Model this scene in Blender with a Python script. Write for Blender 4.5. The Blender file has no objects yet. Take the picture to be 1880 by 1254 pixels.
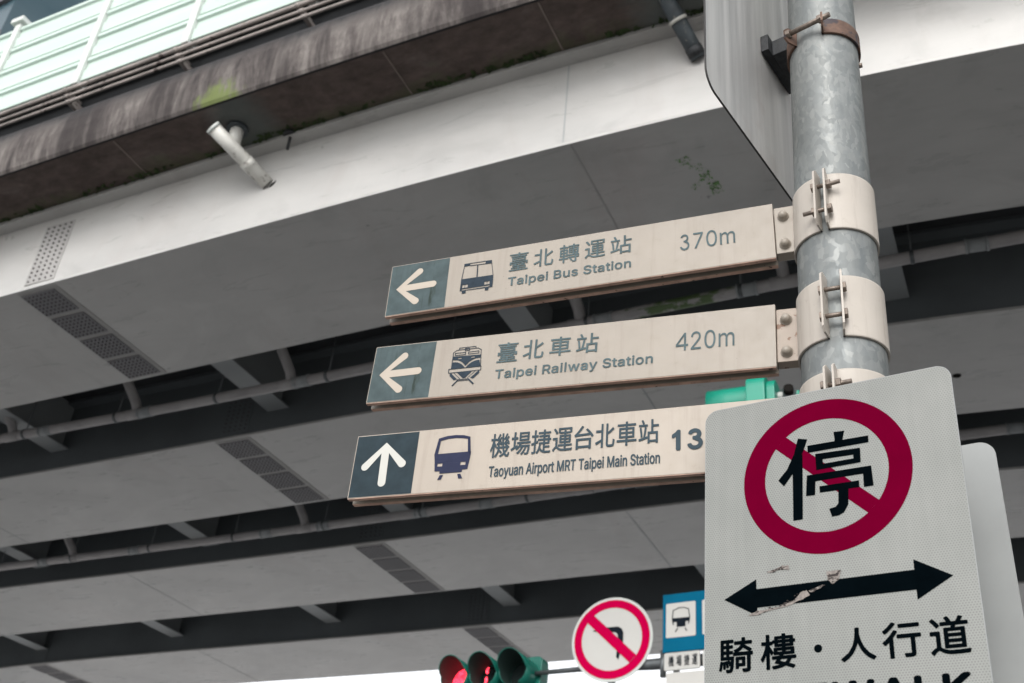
import bpy, bmesh, math, random
from mathutils import Vector, Matrix

R = math.radians
scene = bpy.context.scene
col = scene.collection
random.seed(7)

# ------------------------------------------------------------------ camera, sky, sun, exposure
cam_d = bpy.data.cameras.new("camera")
cam = bpy.data.objects.new("camera", cam_d)
col.objects.link(cam)
scene.camera = cam
EL, RO = R(33.44), R(5.74)
r0, u0, fw = Vector((1, 0, 0)), Vector((0, -math.sin(EL), math.cos(EL))), Vector((0, math.cos(EL), math.sin(EL)))
cr = r0 * math.cos(RO) + u0 * math.sin(RO)
cu = u0 * math.cos(RO) - r0 * math.sin(RO)
cam.matrix_world = Matrix(((cr.x, cu.x, -fw.x, 0), (cr.y, cu.y, -fw.y, 0), (cr.z, cu.z, -fw.z, 1.6), (0, 0, 0, 1)))
cam_d.sensor_width, cam_d.lens = 36.0, 40.0
cam_d.clip_start, cam_d.clip_end = 0.05, 6000
cam_d.dof.use_dof = True
cam_d.dof.focus_distance = 2.42
cam_d.dof.aperture_fstop = 6.3
cam_d.dof.aperture_blades = 7

SUN_EL, SUN_AZ = R(34), R(197)          # compass direction the light comes from (clockwise from +Y)
world = bpy.data.worlds.new("World")
scene.world = world
world.use_nodes = True
wn, wl = world.node_tree.nodes, world.node_tree.links
bg = wn["Background"]
sky = wn.new("ShaderNodeTexSky")
sky.sky_type = 'NISHITA'
sky.sun_disc = False
sky.sun_elevation, sky.sun_rotation = SUN_EL, SUN_AZ
sky.air_density, sky.dust_density, sky.ozone_density = 1.0, 1.2, 1.0
hs = wn.new("ShaderNodeHueSaturation")   # overcast: the cloud layer takes the blue out of the sky light
hs.inputs['Saturation'].default_value = 0.12
wl.new(sky.outputs[0], hs.inputs['Color'])
wl.new(hs.outputs[0], bg.inputs['Color'])
bg.inputs['Strength'].default_value = 0.15

sun_d = bpy.data.lights.new("sun", 'SUN')
sun_d.energy, sun_d.angle, sun_d.color = 0.6, R(26), (1.0, 0.95, 0.88)
sun = bpy.data.objects.new("sun", sun_d)
col.objects.link(sun)
sd = Vector((math.sin(SUN_AZ) * math.cos(SUN_EL), math.cos(SUN_AZ) * math.cos(SUN_EL), math.sin(SUN_EL)))
sun.rotation_euler = sd.to_track_quat('Z', 'Y').to_euler()

scene.view_settings.view_transform = 'Standard'
scene.view_settings.look = 'None'
scene.view_settings.exposure = 1.15
scene.view_settings.gamma = 1.0
scene.cycles.use_denoising = True

# ------------------------------------------------------------------ materials
def nt(name):
    m = bpy.data.materials.new(name)
    m.use_nodes = True
    t = m.node_tree
    b = t.nodes["Principled BSDF"]
    return m, t, b

def node(t, kind, **kw):
    n = t.nodes.new(kind)
    for k, v in kw.items():
        if k in n.inputs:
            n.inputs[k].default_value = v
        else:
            setattr(n, k, v)
    return n

def noise(t, vec, scale, detail=4, rough=.55, dist=0.0):
    n = node(t, "ShaderNodeTexNoise")
    n.inputs['Scale'].default_value = scale
    n.inputs['Detail'].default_value = detail
    n.inputs['Roughness'].default_value = rough
    n.inputs['Distortion'].default_value = dist
    if vec is not None:
        t.links.new(vec, n.inputs['Vector'])
    return n.outputs['Fac']

def coords(t, kind='Object', scale=(1, 1, 1)):
    c = node(t, "ShaderNodeTexCoord")
    m = node(t, "ShaderNodeMapping")
    m.inputs['Scale'].default_value = scale
    t.links.new(c.outputs[kind], m.inputs['Vector'])
    return m.outputs[0]

def ramp(t, fac, stops, interp='LINEAR'):
    n = node(t, "ShaderNodeValToRGB")
    n.color_ramp.interpolation = interp
    el = n.color_ramp.elements
    while len(el) < len(stops):
        el.new(0.5)
    for e, (p, c) in zip(el, stops):
        e.position = p
        e.color = (*c, 1) if isinstance(c, tuple) else (c, c, c, 1)
    t.links.new(fac, n.inputs['Fac'])
    return n.outputs['Color']

def mix(t, fac, a, b, mode='MIX'):
    n = node(t, "ShaderNodeMix", data_type='RGBA', blend_type=mode)
    for sock, v in ((n.inputs[0], fac), (n.inputs[6], a), (n.inputs[7], b)):
        if isinstance(v, bpy.types.NodeSocket):
            t.links.new(v, sock)
        elif isinstance(v, tuple):
            sock.default_value = (*v, 1)
        else:
            sock.default_value = v
    return n.outputs[2]

def math_(t, op, a, b=0.0, clamp=False):
    n = node(t, "ShaderNodeMath", operation=op, use_clamp=clamp)
    for i, v in enumerate((a, b)):
        if isinstance(v, bpy.types.NodeSocket):
            t.links.new(v, n.inputs[i])
        else:
            n.inputs[i].default_value = v
    return n.outputs[0]

def bump(t, b, h, strength=.2, dist=.01):
    n = node(t, "ShaderNodeBump")
    n.inputs['Strength'].default_value = strength
    n.inputs['Distance'].default_value = dist
    t.links.new(h, n.inputs['Height'])
    t.links.new(n.outputs[0], b.inputs['Normal'])

def simple(name, c, rough=.5, metal=0.0, var=.12, scale=3.0, spots=None, spot_scale=60, spot_cut=.68, bumpy=0.0, spec=None):
    """one colour with a soft blotchy variation, optional dirt or rust spots"""
    m, t, b = nt(name)
    v = coords(t)
    n = noise(t, v, scale, 6, .6)
    lo, hi = tuple(x * (1 - var) for x in c), tuple(min(1, x * (1 + var)) for x in c)
    out = ramp(t, n, [(.3, lo), (.7, hi)])
    if spots:
        s = noise(t, v, spot_scale, 3, .6)
        f = ramp(t, s, [(spot_cut, 0.0), (min(.99, spot_cut + .05), 1.0)])
        out = mix(t, f, out, spots)
    t.links.new(out, b.inputs['Base Color'])
    b.inputs['Roughness'].default_value = rough
    b.inputs['Metallic'].default_value = metal
    if spec is not None:
        b.inputs['Specular IOR Level'].default_value = spec
    if bumpy:
        bump(t, b, noise(t, v, scale * 12, 4), bumpy)
    return m

M = {}
def mat_cream(name, c, rust):
    m, t, b = nt(name)
    v = coords(t)
    n = noise(t, v, 5, 6, .65)
    o = ramp(t, n, [(.3, tuple(x * .93 for x in c)), (.7, tuple(x * 1.05 for x in c))])
    run = noise(t, coords(t, 'Object', (55, 55, 4)), 1.0, 5, .65)
    o = mix(t, math_(t, 'MULTIPLY', ramp(t, run, [(.52, 0.0), (.72, 1.0)]), .30), o, (.19, .150, .12))
    gr = noise(t, v, 38, 6, .7, .4)
    o = mix(t, math_(t, 'MULTIPLY', ramp(t, gr, [(.62, 0.0), (.72, 1.0)]), .30), o, (.22, .18, .145))
    sp = noise(t, v, 150, 3, .6)
    o = mix(t, ramp(t, sp, [(rust, 0.0), (rust + .03, .85)]), o, (.10, .055, .035))
    t.links.new(o, b.inputs['Base Color'])
    t.links.new(ramp(t, gr, [(.3, .36), (.7, .55)]), b.inputs['Roughness'])
    bump(t, b, n, .05, .004)
    return m
M['cream'] = mat_cream('cream_paint', (.286, .250, .209), .735)
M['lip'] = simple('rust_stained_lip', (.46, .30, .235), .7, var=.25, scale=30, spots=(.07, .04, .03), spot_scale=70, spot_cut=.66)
M['cream_new'] = mat_cream('pale_cream_paint', (.348, .300, .250), .77)
M['collar'] = mat_cream('off_white_paint', (.425, .385, .34), .745)
M['dark_gap'] = simple('dark_recess', (.012, .011, .010), .9, spec=.05)
M['text_faded'] = simple('faded_grey_lettering', (.080, .112, .120), .65, var=.22, scale=40, spec=.1)
M['text_dark'] = simple('dark_slate_lettering', (.040, .060, .074), .6, var=.1, scale=40, spec=.1)
M['picto'] = simple('slate_blue_print', (.026, .038, .052), .65, var=.15, scale=50, spec=.1)
M['picto_navy'] = simple('navy_print', (.024, .028, .058), .65, var=.1, scale=50, spec=.1)
M['arrow_face'] = simple('cream_arrow_print', (.40, .345, .285), .5, var=.05, scale=20)
M['arrow_face_new'] = simple('pale_arrow_print', (.46, .455, .42), .5, var=.03, scale=20)
M['rust_steel'] = simple('rusty_steel', (.135, .080, .058), .6, .35, var=.45, scale=30, spots=(.05, .04, .045), spot_scale=18, spot_cut=.56)
M['bolt_rust'] = simple('weathered_bolt_steel', (.19, .155, .13), .45, .5, var=.4, scale=90)
M['bracket_rust'] = simple('cream_paint_with_rust', (.30, .245, .20), .5, var=.12, scale=16, spots=(.15, .075, .04), spot_scale=42, spot_cut=.60)
M['black_steel'] = simple('blackened_steel', (.028, .030, .033), .55, .3, var=.5, scale=50, bumpy=.3)
M['black_print'] = simple('black_print', (.0012, .0026, .0036), .8, var=.2, scale=30, spec=.0)
M['red_print'] = simple('crimson_print', (.112, .0004, .0150), .8, var=.06, scale=14, spec=.0)
M['peel_dark'] = simple('torn_backing', (.03, .022, .02), .8, var=.6, scale=160)
M['peel_pale'] = simple('torn_paper', (.20, .175, .16), .85, var=.5, scale=120)
M['plate_grey'] = simple('bare_grey_sign_plate', (.25, .26, .258), .5, .1, var=.08, scale=5)
def mat_alu():
    m, t, b = nt('bare_aluminium_sheet')
    st = noise(t, coords(t, 'Object', (26, 26, 1.0)), 1.0, 6, .65)
    o = ramp(t, st, [(.3, (.40, .40, .395)), (.7, (.60, .59, .575))])
    bl = noise(t, coords(t, 'Object', (5, 5, 3)), 1.0, 5, .7)
    o = mix(t, math_(t, 'MULTIPLY', ramp(t, bl, [(.55, 0.0), (.75, 1.0)]), .5), o, (.36, .31, .29))
    sp = noise(t, coords(t), 70, 3, .6)
    o = mix(t, ramp(t, sp, [(.72, 0.0), (.76, .6)]), o, (.2, .19, .18))
    t.links.new(o, b.inputs['Base Color'])
    b.inputs['Metallic'].default_value = .45
    t.links.new(ramp(t, st, [(.3, .36), (.7, .5)]), b.inputs['Roughness'])
    return m
M['alu_back'] = mat_alu()
M['rubber_edge'] = simple('dark_sign_edge', (.03, .028, .028), .7)
M['beam_paint'] = simple('grey_steel_paint', (.30, .315, .32), .55, var=.1, scale=.8)
M['pipe_pale'] = simple('pale_grey_drain_pipe', (.62, .61, .57), .45, var=.1, scale=6, spots=(.36, .34, .31), spot_scale=14, spot_cut=.6)
M['pipe_dark'] = simple('grimy_drain_hose', (.045, .055, .062), .6, var=.3, scale=9, spots=(.16, .15, .13), spot_scale=22, spot_cut=.64)
M['ring_pale'] = simple('pale_hose_ring', (.46, .45, .41), .6)
M['conduit'] = simple('rusty_pale_conduit', (.30, .265, .245), .6, var=.4, scale=2.2, spots=(.07, .05, .045), spot_scale=9, spot_cut=.62)
M['post_white'] = simple('white_barrier_post', (.62, .65, .62), .45, var=.04)
M['signal_green'] = simple('green_signal_housing', (.004, .13, .095), .35, var=.08, scale=4)
M['signal_green_light'] = simple('turquoise_signal_housing', (.004, .225, .150), .35, var=.08, scale=4)
M['signal_inside'] = simple('dark_visor_lining', (.016, .036, .031), .7)
M['lens_dark'] = simple('unlit_lens', (.012, .018, .018), .15)
M['mast'] = simple('dark_grey_galvanised_mast', (.13, .14, .145), .45, .5, var=.2, scale=5)
M['sign_white'] = simple('white_sign_sheet', (.46, .45, .425), .4, var=.03)
M['sign_edge'] = simple('pale_grey_sign_rim', (.50, .51, .49), .45, var=.05)
M['sign_red'] = simple('bright_red_sheet', (.46, .001, .050), .8, var=.06, spec=.0)
M['sign_blue'] = simple('blue_sign_sheet', (.004, .105, .19), .8, var=.08, spec=.02)
M['sign_black'] = simple('sign_black', (.008, .012, .018), .7, spec=.05)
M['moss'] = simple('moss_green', (.10, .27, .045), .9, var=.5, scale=30)
M['asphalt'] = simple('asphalt', (.080, .084, .089), .9, var=.25, scale=1.5, bumpy=.4)
M['paving'] = simple('concrete_paving', (.20, .195, .185), .85, var=.15, scale=1.2)
M['bounce_ground'] = simple('pale_bounce_ground', (.52, .51, .50), .8, var=.1, scale=.4)  # pale tone chosen to throw light up under the viaduct
M['kerb'] = simple('kerb_concrete', (.32, .31, .29), .85, var=.15, scale=2)
M['road_mark'] = simple('white_road_paint', (.62, .62, .60), .7, var=.15, scale=4)
M['bolt_grey'] = simple('painted_bolt_heads', (.075, .07, .07), .55, var=.2)
M['pier'] = simple('pier_concrete', (.36, .35, .33), .85, var=.15, scale=.6)

def emissive(name, c, s):
    m, t, b = nt(name)
    b.inputs['Base Color'].default_value = (.02, .002, .004, 1)
    v = coords(t, 'UV', (1, 1, 1))
    vo = node(t, "ShaderNodeTexVoronoi")
    vo.inputs['Scale'].default_value = 52
    t.links.new(v, vo.inputs['Vector'])
    f = ramp(t, vo.outputs['Distance'], [(.25, 1.0), (.6, .25)])
    t.links.new(math_(t, 'MULTIPLY', f, s), b.inputs['Emission Strength'])
    b.inputs['Emission Color'].default_value = (*c, 1)
    return m
M['led_red'] = emissive('lit_red_led', (1.0, .030, .060), 3.2)
M['led_digit'] = emissive('lit_red_led_digit', (1.0, .045, .075), 4.0)

def mat_galv():
    m, t, b = nt('galvanised_spangle')
    v = coords(t, 'Object', (1, 1, .62))
    d = noise(t, v, 14, 3)
    wv = node(t, "ShaderNodeVectorMath", operation='ADD')
    t.links.new(v, wv.inputs[0])
    n3 = node(t, "ShaderNodeTexNoise")
    n3.inputs['Scale'].default_value = 26
    n3.inputs['Detail'].default_value = 3
    t.links.new(v, n3.inputs['Vector'])
    sc = node(t, "ShaderNodeVectorMath", operation='SCALE')
    sc.inputs['Scale'].default_value = .045
    t.links.new(n3.outputs['Color'], sc.inputs[0])
    t.links.new(sc.outputs[0], wv.inputs[1])
    vo = node(t, "ShaderNodeTexVoronoi")
    vo.inputs['Scale'].default_value = 84
    t.links.new(wv.outputs[0], vo.inputs['Vector'])
    cell = node(t, "ShaderNodeSeparateColor")
    t.links.new(vo.outputs['Color'], cell.inputs[0])
    base = ramp(t, cell.outputs[0], [(.0, (.128, .140, .142)), (.5, (.172, .182, .180)), (1., (.275, .28, .268))])
    st = noise(t, coords(t, 'Object', (30, 30, 1.1)), 1.0, 4, .6)
    base = mix(t, .55, base, ramp(t, st, [(.25, (.125, .143, .148)), (.75, (.255, .265, .258))]))
    big = noise(t, v, 7, 5, .65)
    base = mix(t, .5, base, ramp(t, big, [(.3, .62), (.7, 1.15)]), 'MULTIPLY')
    t.links.new(base, b.inputs['Base Color'])
    b.inputs['Metallic'].default_value = .35
    t.links.new(ramp(t, cell.outputs[1], [(0, .42), (1, .62)]), b.inputs['Roughness'])
    bump(t, b, noise(t, v, 120, 3), .06, .004)
    return m
M['galv'] = mat_galv()

def mat_arrow_panel(name, c, green):
    """teal-grey sheet; the old ones carry vertical run marks"""
    m, t, b = nt(name)
    v = coords(t, 'UV', (1, 1, 1))
    st = noise(t, coords(t, 'UV', (40, 5, 1)), 1.0, 5, .62, .3)
    bl = noise(t, v, 24, 5, .6)
    o = ramp(t, bl, [(.3, tuple(x * .8 for x in c)), (.7, tuple(x * 1.22 for x in c))])
    if green:
        o = mix(t, math_(t, 'MULTIPLY', ramp(t, st, [(.32, 1.0), (.44, 0.0)]), .75), o, (.014, .022, .013))
        o = mix(t, math_(t, 'MULTIPLY', ramp(t, st, [(.56, 0.0), (.75, 1.0)]), .45), o, (.085, .12, .125))
    t.links.new(o, b.inputs['Base Color'])
    b.inputs['Roughness'].default_value = .55
    b.inputs['Specular IOR Level'].default_value = .12
    return m
M['panel_old'] = mat_arrow_panel('weathered_teal_panel', (.058, .080, .084), True)
M['panel_new'] = mat_arrow_panel('dark_teal_panel', (.019, .032, .040), False)

def mat_honeycomb():
    m, t, b = nt('prismatic_sheet')
    p = .0047
    c = node(t, "ShaderNodeTexCoord")
    res = []
    for off in (0.0, .5):
        mp = node(t, "ShaderNodeMapping")
        mp.inputs['Scale'].default_value = (1 / p, 1 / (p * 1.732), 1)
        mp.inputs['Location'].default_value = (off, off, 0)
        t.links.new(c.outputs['UV'], mp.inputs['Vector'])
        fr = node(t, "ShaderNodeVectorMath", operation='FRACTION')
        t.links.new(mp.outputs[0], fr.inputs[0])
        sb = node(t, "ShaderNodeVectorMath", operation='SUBTRACT')
        sb.inputs[1].default_value = (.5, .5, 0)
        t.links.new(fr.outputs[0], sb.inputs[0])
        ml = node(t, "ShaderNodeVectorMath", operation='MULTIPLY')
        ml.inputs[1].default_value = (1, 1.732, 0)
        t.links.new(sb.outputs[0], ml.inputs[0])
        ln = node(t, "ShaderNodeVectorMath", operation='LENGTH')
        t.links.new(ml.outputs[0], ln.inputs[0])
        res.append(ln.outputs['Value'])
    d = math_(t, 'MINIMUM', res[0], res[1])
    dots = ramp(t, d, [(.16, 1.0), (.36, 0.0)])
    bl = noise(t, coords(t, 'UV'), 7, 5, .6)
    base = ramp(t, bl, [(.3, (.195, .202, .188)), (.7, (.228, .232, .217))])
    st = noise(t, coords(t, 'UV', (60, 2.2, 1)), 1, 4)
    base = mix(t, .35, base, ramp(t, st, [(.3, .85), (.7, 1.1)]), 'MULTIPLY')
    o = mix(t, math_(t, 'MULTIPLY', dots, .62), base, (.080, .086, .083))
    t.links.new(o, b.inputs['Base Color'])
    b.inputs['Roughness'].default_value = .4
    return m
M['sheet'] = mat_honeycomb()

def mat_steel_paint():
    m, t, b = nt('viaduct_steel_paint')
    big = noise(t, coords(t, 'UV', (.55, .9, 1)), 1.0, 5, .6)
    fine = noise(t, coords(t, 'UV', (1.2, 5, 1)), 1.0, 6, .7, .6)
    o = ramp(t, big, [(.3, (.410, .403, .391)), (.7, (.488, .478, .462))])
    o = mix(t, .5, o, ramp(t, fine, [(.30, .88), (.65, 1.04)]), 'MULTIPLY')
    sc = noise(t, coords(t, 'UV', (3.5, 1.5, 1)), 1.6, 7, .72, 1.2)
    o = mix(t, math_(t, 'MULTIPLY', ramp(t, sc, [(.68, 0.0), (.82, 1.0)]), .08), o, (.24, .22, .21))
    dr = noise(t, coords(t, 'UV', (.9, .22, 1)), 1.0, 6, .7, .8)
    o = mix(t, math_(t, 'MULTIPLY', ramp(t, dr, [(.54, 0.0), (.78, 1.0)]), .38), o, (.33, .28, .26))
    ws = noise(t, coords(t, 'UV', (.45, .6, 1)), 1.3, 8, .62, 1.6)
    o = mix(t, .8, o, ramp(t, ws, [(.36, .86), (.46, 1.0), (.56, 1.0), (.64, 1.09)]), 'MULTIPLY')
    dk = noise(t, coords(t, 'UV', (2.2, 2.2, 1)), 2.0, 3, .5)
    o = mix(t, ramp(t, dk, [(.745, 0.0), (.765, .6)]), o, (.13, .12, .115))
    t.links.new(o, b.inputs['Base Color'])
    t.links.new(ramp(t, fine, [(.3, .24), (.7, .38)]), b.inputs['Roughness'])
    return m
M['steel'] = mat_steel_paint()
M['steel_shaded'] = simple('shaded_web_steel', (.125, .138, .145), .6, var=.15, scale=.6, spec=.2)  # girder paint darkened for the inner webs: the gaps' shade is in the colour

def mat_parapet():
    m, t, b = nt('stained_parapet_concrete')
    uv = coords(t, 'UV')
    sep = node(t, "ShaderNodeSeparateXYZ")
    t.links.new(uv, sep.inputs[0])
    streak = noise(t, coords(t, 'UV', (3.4, .7, 1)), 1.0, 8, .76, .5)
    band = noise(t, coords(t, 'UV', (1.6, .15, 1)), 1.0, 4, .65)
    fine = noise(t, coords(t, 'UV', (14, 6, 1)), 1.0, 5, .7)
    o = ramp(t, streak, [(.34, (.024, .019, .019)), (.47, (.085, .072, .068)), (.66, (.235, .212, .196))])
    o = mix(t, math_(t, 'MULTIPLY', ramp(t, band, [(.41, 1.0), (.50, 0.0)]), .85), o, (.024, .018, .018))
    o = mix(t, .5, o, ramp(t, fine, [(.3, .6), (.7, 1.2)]), 'MULTIPLY')
    # algae creeping down from the drip edge, ragged
    rag = math_(t, 'ADD', sep.outputs[1], math_(t, 'MULTIPLY', math_(t, 'SUBTRACT', streak, .5), .9))
    o = mix(t, ramp(t, math_(t, 'ADD', rag, 0.0), [(.42, 0.0), (.66, .93)]), o, (.012, .012, .014))
    # yellow-green lichen patch low on the face beside the drain
    du = math_(t, 'SUBTRACT', sep.outputs[0], -6.02)
    du = math_(t, 'MULTIPLY', du, 3.0)
    dv = math_(t, 'MULTIPLY', math_(t, 'SUBTRACT', sep.outputs[1], .0), 3.4)
    dist = math_(t, 'SQRT', math_(t, 'ADD', math_(t, 'MULTIPLY', du, du), math_(t, 'MULTIPLY', dv, dv)))
    dist = math_(t, 'ADD', dist, math_(t, 'MULTIPLY', math_(t, 'SUBTRACT', streak, .5), 1.5))
    dist = math_(t, 'ADD', dist, math_(t, 'MULTIPLY', math_(t, 'SUBTRACT', fine, .5), 1.4))
    o = mix(t, ramp(t, dist, [(.50, .85), (.86, 0.0)]), o, (.15, .19, .055))
    t.links.new(o, b.inputs['Base Color'])
    b.inputs['Roughness'].default_value = .9
    bump(t, b, fine, .4, .02)
    return m
M['parapet'] = mat_parapet()

def mat_soffit():
    m, t, b = nt('stained_soffit_concrete')
    uv = coords(t, 'UV')
    sep = node(t, "ShaderNodeSeparateXYZ")
    t.links.new(uv, sep.inputs[0])
    n1 = noise(t, coords(t, 'UV', (1.5, 2.0, 1)), 1.0, 7, .72, .7)
    n2 = noise(t, coords(t, 'UV', (5, 9, 1)), 1.0, 6, .7)
    o = ramp(t, n1, [(.3, (.060, .042, .036)), (.55, (.095, .070, .062)), (.75, (.14, .115, .105))])
    o = mix(t, .6, o, ramp(t, n2, [(.3, .38), (.7, 1.55)]), 'MULTIPLY')
    # green algae along the inner edge (v grows inwards)
    rag = math_(t, 'ADD', sep.outputs[1], math_(t, 'MULTIPLY', math_(t, 'SUBTRACT', n1, .5), 1.0))
    o = mix(t, ramp(t, rag, [(.42, 0.0), (.72, .8)]), o, (.050, .075, .018))
    # grey-green wet patches round the two drains
    for us, g, rr in ((-5.95, (.10, .115, .11), 2.6), (-1.75, (.115, .13, .125), 2.0), (-1.0, (.03, .085, .03), 2.8)):
        du = math_(t, 'MULTIPLY', math_(t, 'SUBTRACT', sep.outputs[0], us), rr)
        dd = math_(t, 'ADD', math_(t, 'ABSOLUTE', du), math_(t, 'MULTIPLY', math_(t, 'SUBTRACT', n1, .5), 1.6))
        o = mix(t, ramp(t, dd, [(.35, .8), (1.0, 0.0)]), o, g)
    t.links.new(o, b.inputs['Base Color'])
    b.inputs['Roughness'].default_value = .9
    bump(t, b, n2, .4, .02)
    return m
M['soffit'] = mat_soffit()
M['joint'] = simple('pale_joint_mortar', (.20, .165, .145), .9, var=.3)
M['fringe'] = simple('dark_moss', (.035, .055, .018), .95, var=.6, scale=14)
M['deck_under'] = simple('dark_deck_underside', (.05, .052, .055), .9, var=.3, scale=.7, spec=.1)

def mat_barrier():
    m, t, b = nt('mint_barrier_sheet')
    n = noise(t, coords(t, 'UV', (.6, 3, 1)), 1.0, 4)
    o = ramp(t, n, [(.3, (.50, .62, .555)), (.7, (.56, .66, .60))])
    t.links.new(o, b.inputs['Base Color'])
    b.inputs['Roughness'].default_value = .4
    return m
M['barrier'] = mat_barrier()

def mat_splice():
    m, t, b = nt('dirty_splice_plate')
    n = noise(t, coords(t, 'UV', (2, 2, 1)), 1.0, 5)
    o = ramp(t, n, [(.3, (.17, .165, .175)), (.7, (.225, .22, .228))])
    t.links.new(o, b.inputs['Base Color'])
    b.inputs['Roughness'].default_value = .6
    return m
M['splice'] = mat_splice()
M['splice_light'] = simple('painted_splice_plate', (.33, .32, .31), .5, var=.08)

def mat_gutter_pipe():
    m, t, b = nt('grey_plastic_drain_pipe')
    n = noise(t, coords(t, 'UV', (3, 2, 1)), 1.0, 5, .65)
    o = ramp(t, n, [(.3, (.30, .285, .285)), (.7, (.42, .40, .395))])
    g = noise(t, coords(t, 'UV', (3.6, 1.6, 1)), 1.0, 5, .68)
    sep = node(t, "ShaderNodeSeparateXYZ")
    t.links.new(coords(t, 'UV'), sep.inputs[0])
    near = math_(t, 'SUBTRACT', 1.0, math_(t, 'MULTIPLY', math_(t, 'ABSOLUTE', math_(t, 'SUBTRACT', sep.outputs[0], -2.6)), .50), True)
    f = ramp(t, math_(t, 'MULTIPLY', g, near), [(.39, 0.0), (.45, .9)])
    o = mix(t, f, o, (.065, .125, .026))
    t.links.new(o, b.inputs['Base Color'])
    b.inputs['Roughness'].default_value = .5
    return m
M['gutter'] = mat_gutter_pipe()

def mat_tower():
    m, t, b = nt('blue_grey_curtain_glass')
    n = noise(t, coords(t, 'Object', (.12, .12, .25)), 1.0, 3)
    o = ramp(t, n, [(.3, (.035, .075, .095)), (.7, (.075, .115, .135))])
    t.links.new(o, b.inputs['Base Color'])
    b.inputs['Roughness'].default_value = .25
    return m
M['glass'] = mat_tower()
M['tower_band'] = simple('grey_spandrel', (.16, .155, .165), .5, var=.1, scale=.3)
M['tower_pier'] = simple('pinkish_stone_pier', (.42, .34, .31), .7, var=.12, scale=.5)

# ------------------------------------------------------------------ mesh helpers
class MB:
    """collects shapes; build() links them as ONE mesh object"""
    def __init__(s):
        s.v, s.f, s.uv, s.sm = [], [], [], []
        s.slots = []                      # (first face, material) where a second material starts
    def poly(s, pts, uv=None, smooth=False):
        i = len(s.v)
        s.v += [tuple(p) for p in pts]
        s.f.append(tuple(range(i, i + len(pts))))
        s.uv.append(uv or [(0, 0)] * len(pts))
        s.sm.append(smooth)
    def box(s, o, a, b, c):
        """corner o, edge vectors a b c (right handed)"""
        o, a, b, c = Vector(o), Vector(a), Vector(b), Vector(c)
        P = [o, o + a, o + a + b, o + b, o + c, o + a + c, o + a + b + c, o + b + c]
        for q in ((0, 3, 2, 1), (4, 5, 6, 7), (0, 1, 5, 4), (1, 2, 6, 5), (2, 3, 7, 6), (3, 0, 4, 7)):
            s.poly([P[k] for k in q])
    def grid(s, rows, closed=False, smooth=True, uv=None):
        """rows of points, neighbouring rows joined by quads sharing vertices"""
        i = len(s.v)
        n = len(rows[0])
        for r in rows:
            s.v += [tuple(p) for p in r]
        for a in range(len(rows) - 1):
            for k in range(n if closed else n - 1):
                k2 = (k + 1) % n
                s.f.append((i + a * n + k, i + a * n + k2, i + (a + 1) * n + k2, i + (a + 1) * n + k))
                s.uv.append([uv[a][k], uv[a][k2], uv[a + 1][k2], uv[a + 1][k]] if uv else [(0, 0)] * 4)
                s.sm.append(smooth)
    def tube(s, pts, rad, n=16, cap=True, smooth=True):
        pts = [Vector(p) for p in pts]
        rads = rad if isinstance(rad, (list, tuple)) else [rad] * len(pts)
        rows, uvs, L = [], [], 0.0
        ref = None
        for i, p in enumerate(pts):
            d = (pts[min(i + 1, len(pts) - 1)] - pts[max(i - 1, 0)]).normalized()
            if ref is None:
                ref = d.orthogonal().normalized()
            ref = (ref - d * ref.dot(d)).normalized()
            w = d.cross(ref)
            rows.append([p + (ref * math.cos(2 * math.pi * k / n) + w * math.sin(2 * math.pi * k / n)) * rads[i] for k in range(n)])
            if i:
                L += (p - pts[i - 1]).length
            uvs.append([(L, k / n) for k in range(n)])
        s.grid(rows, True, smooth, uvs)
        if cap:
            s.poly(list(reversed(rows[0])))
            s.poly(rows[-1])
    def prism(s, pts, n, depth):
        """outline (counter-clockwise seen from +n) extruded back along -n"""
        n = Vector(n)
        a = [Vector(p) for p in pts]
        b = [p - n * depth for p in a]
        s.poly(a)
        s.poly(list(reversed(b)))
        for k in range(len(a)):
            k2 = (k + 1) % len(a)
            s.poly([a[k], b[k], b[k2], a[k2]])
    def merge_mesh(s, me, f):
        i = len(s.v)
        s.v += [tuple(f(v.co)) for v in me.vertices]
        for p in me.polygons:
            s.f.append(tuple(i + k for k in p.vertices))
            s.uv.append([(0, 0)] * len(p.vertices))
            s.sm.append(False)
    def build(s, name, m, parent=None, bevel=0.0, seg=2, weld=True):
        me = bpy.data.meshes.new(name)
        base = Vector((0, 0, 0))
        p = parent
        while p is not None:
            base += p.location
            p = p.parent
        me.from_pydata([tuple(Vector(v) - base) for v in s.v], [], s.f)
        lay = me.uv_layers.new(name="UVMap")
        k = 0
        flat = [c for u in s.uv for q in u for c in q]
        lay.data.foreach_set('uv', flat)
        me.polygons.foreach_set('use_smooth', s.sm)
        if weld or bevel:
            bm = bmesh.new()
            bm.from_mesh(me)
            if weld:
                bmesh.ops.remove_doubles(bm, verts=bm.verts, dist=1e-5)
            if bevel:
                es = [e for e in bm.edges if len(e.link_faces) == 2 and e.calc_face_angle() > .6]
                bmesh.ops.bevel(bm, geom=es, offset=bevel, segments=seg, affect='EDGES', profile=.6)
            bm.normal_update()
            bm.to_mesh(me)
            bm.free()
        me.materials.append(m)
        if s.slots:
            start, m2 = s.slots[0]
            me.materials.append(m2)
            me.polygons.foreach_set('material_index', [1 if k >= start else 0 for k in range(len(me.polygons))])
        me.update()
        o = bpy.data.objects.new(name, me)
        col.objects.link(o)
        if parent is not None:
            o.parent = parent
        return o

def tag(o, label, cat, group=None, kind=None):
    o['label'], o['category'] = label, cat
    if group:
        o['group'] = group
    if kind:
        o['kind'] = kind
    return o

def thing(name, loc, label, cat, group=None):
    o = bpy.data.objects.new(name, None)
    o.empty_display_size = .2
    o.location = loc
    col.objects.link(o)
    return tag(o, label, cat, group)

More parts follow.
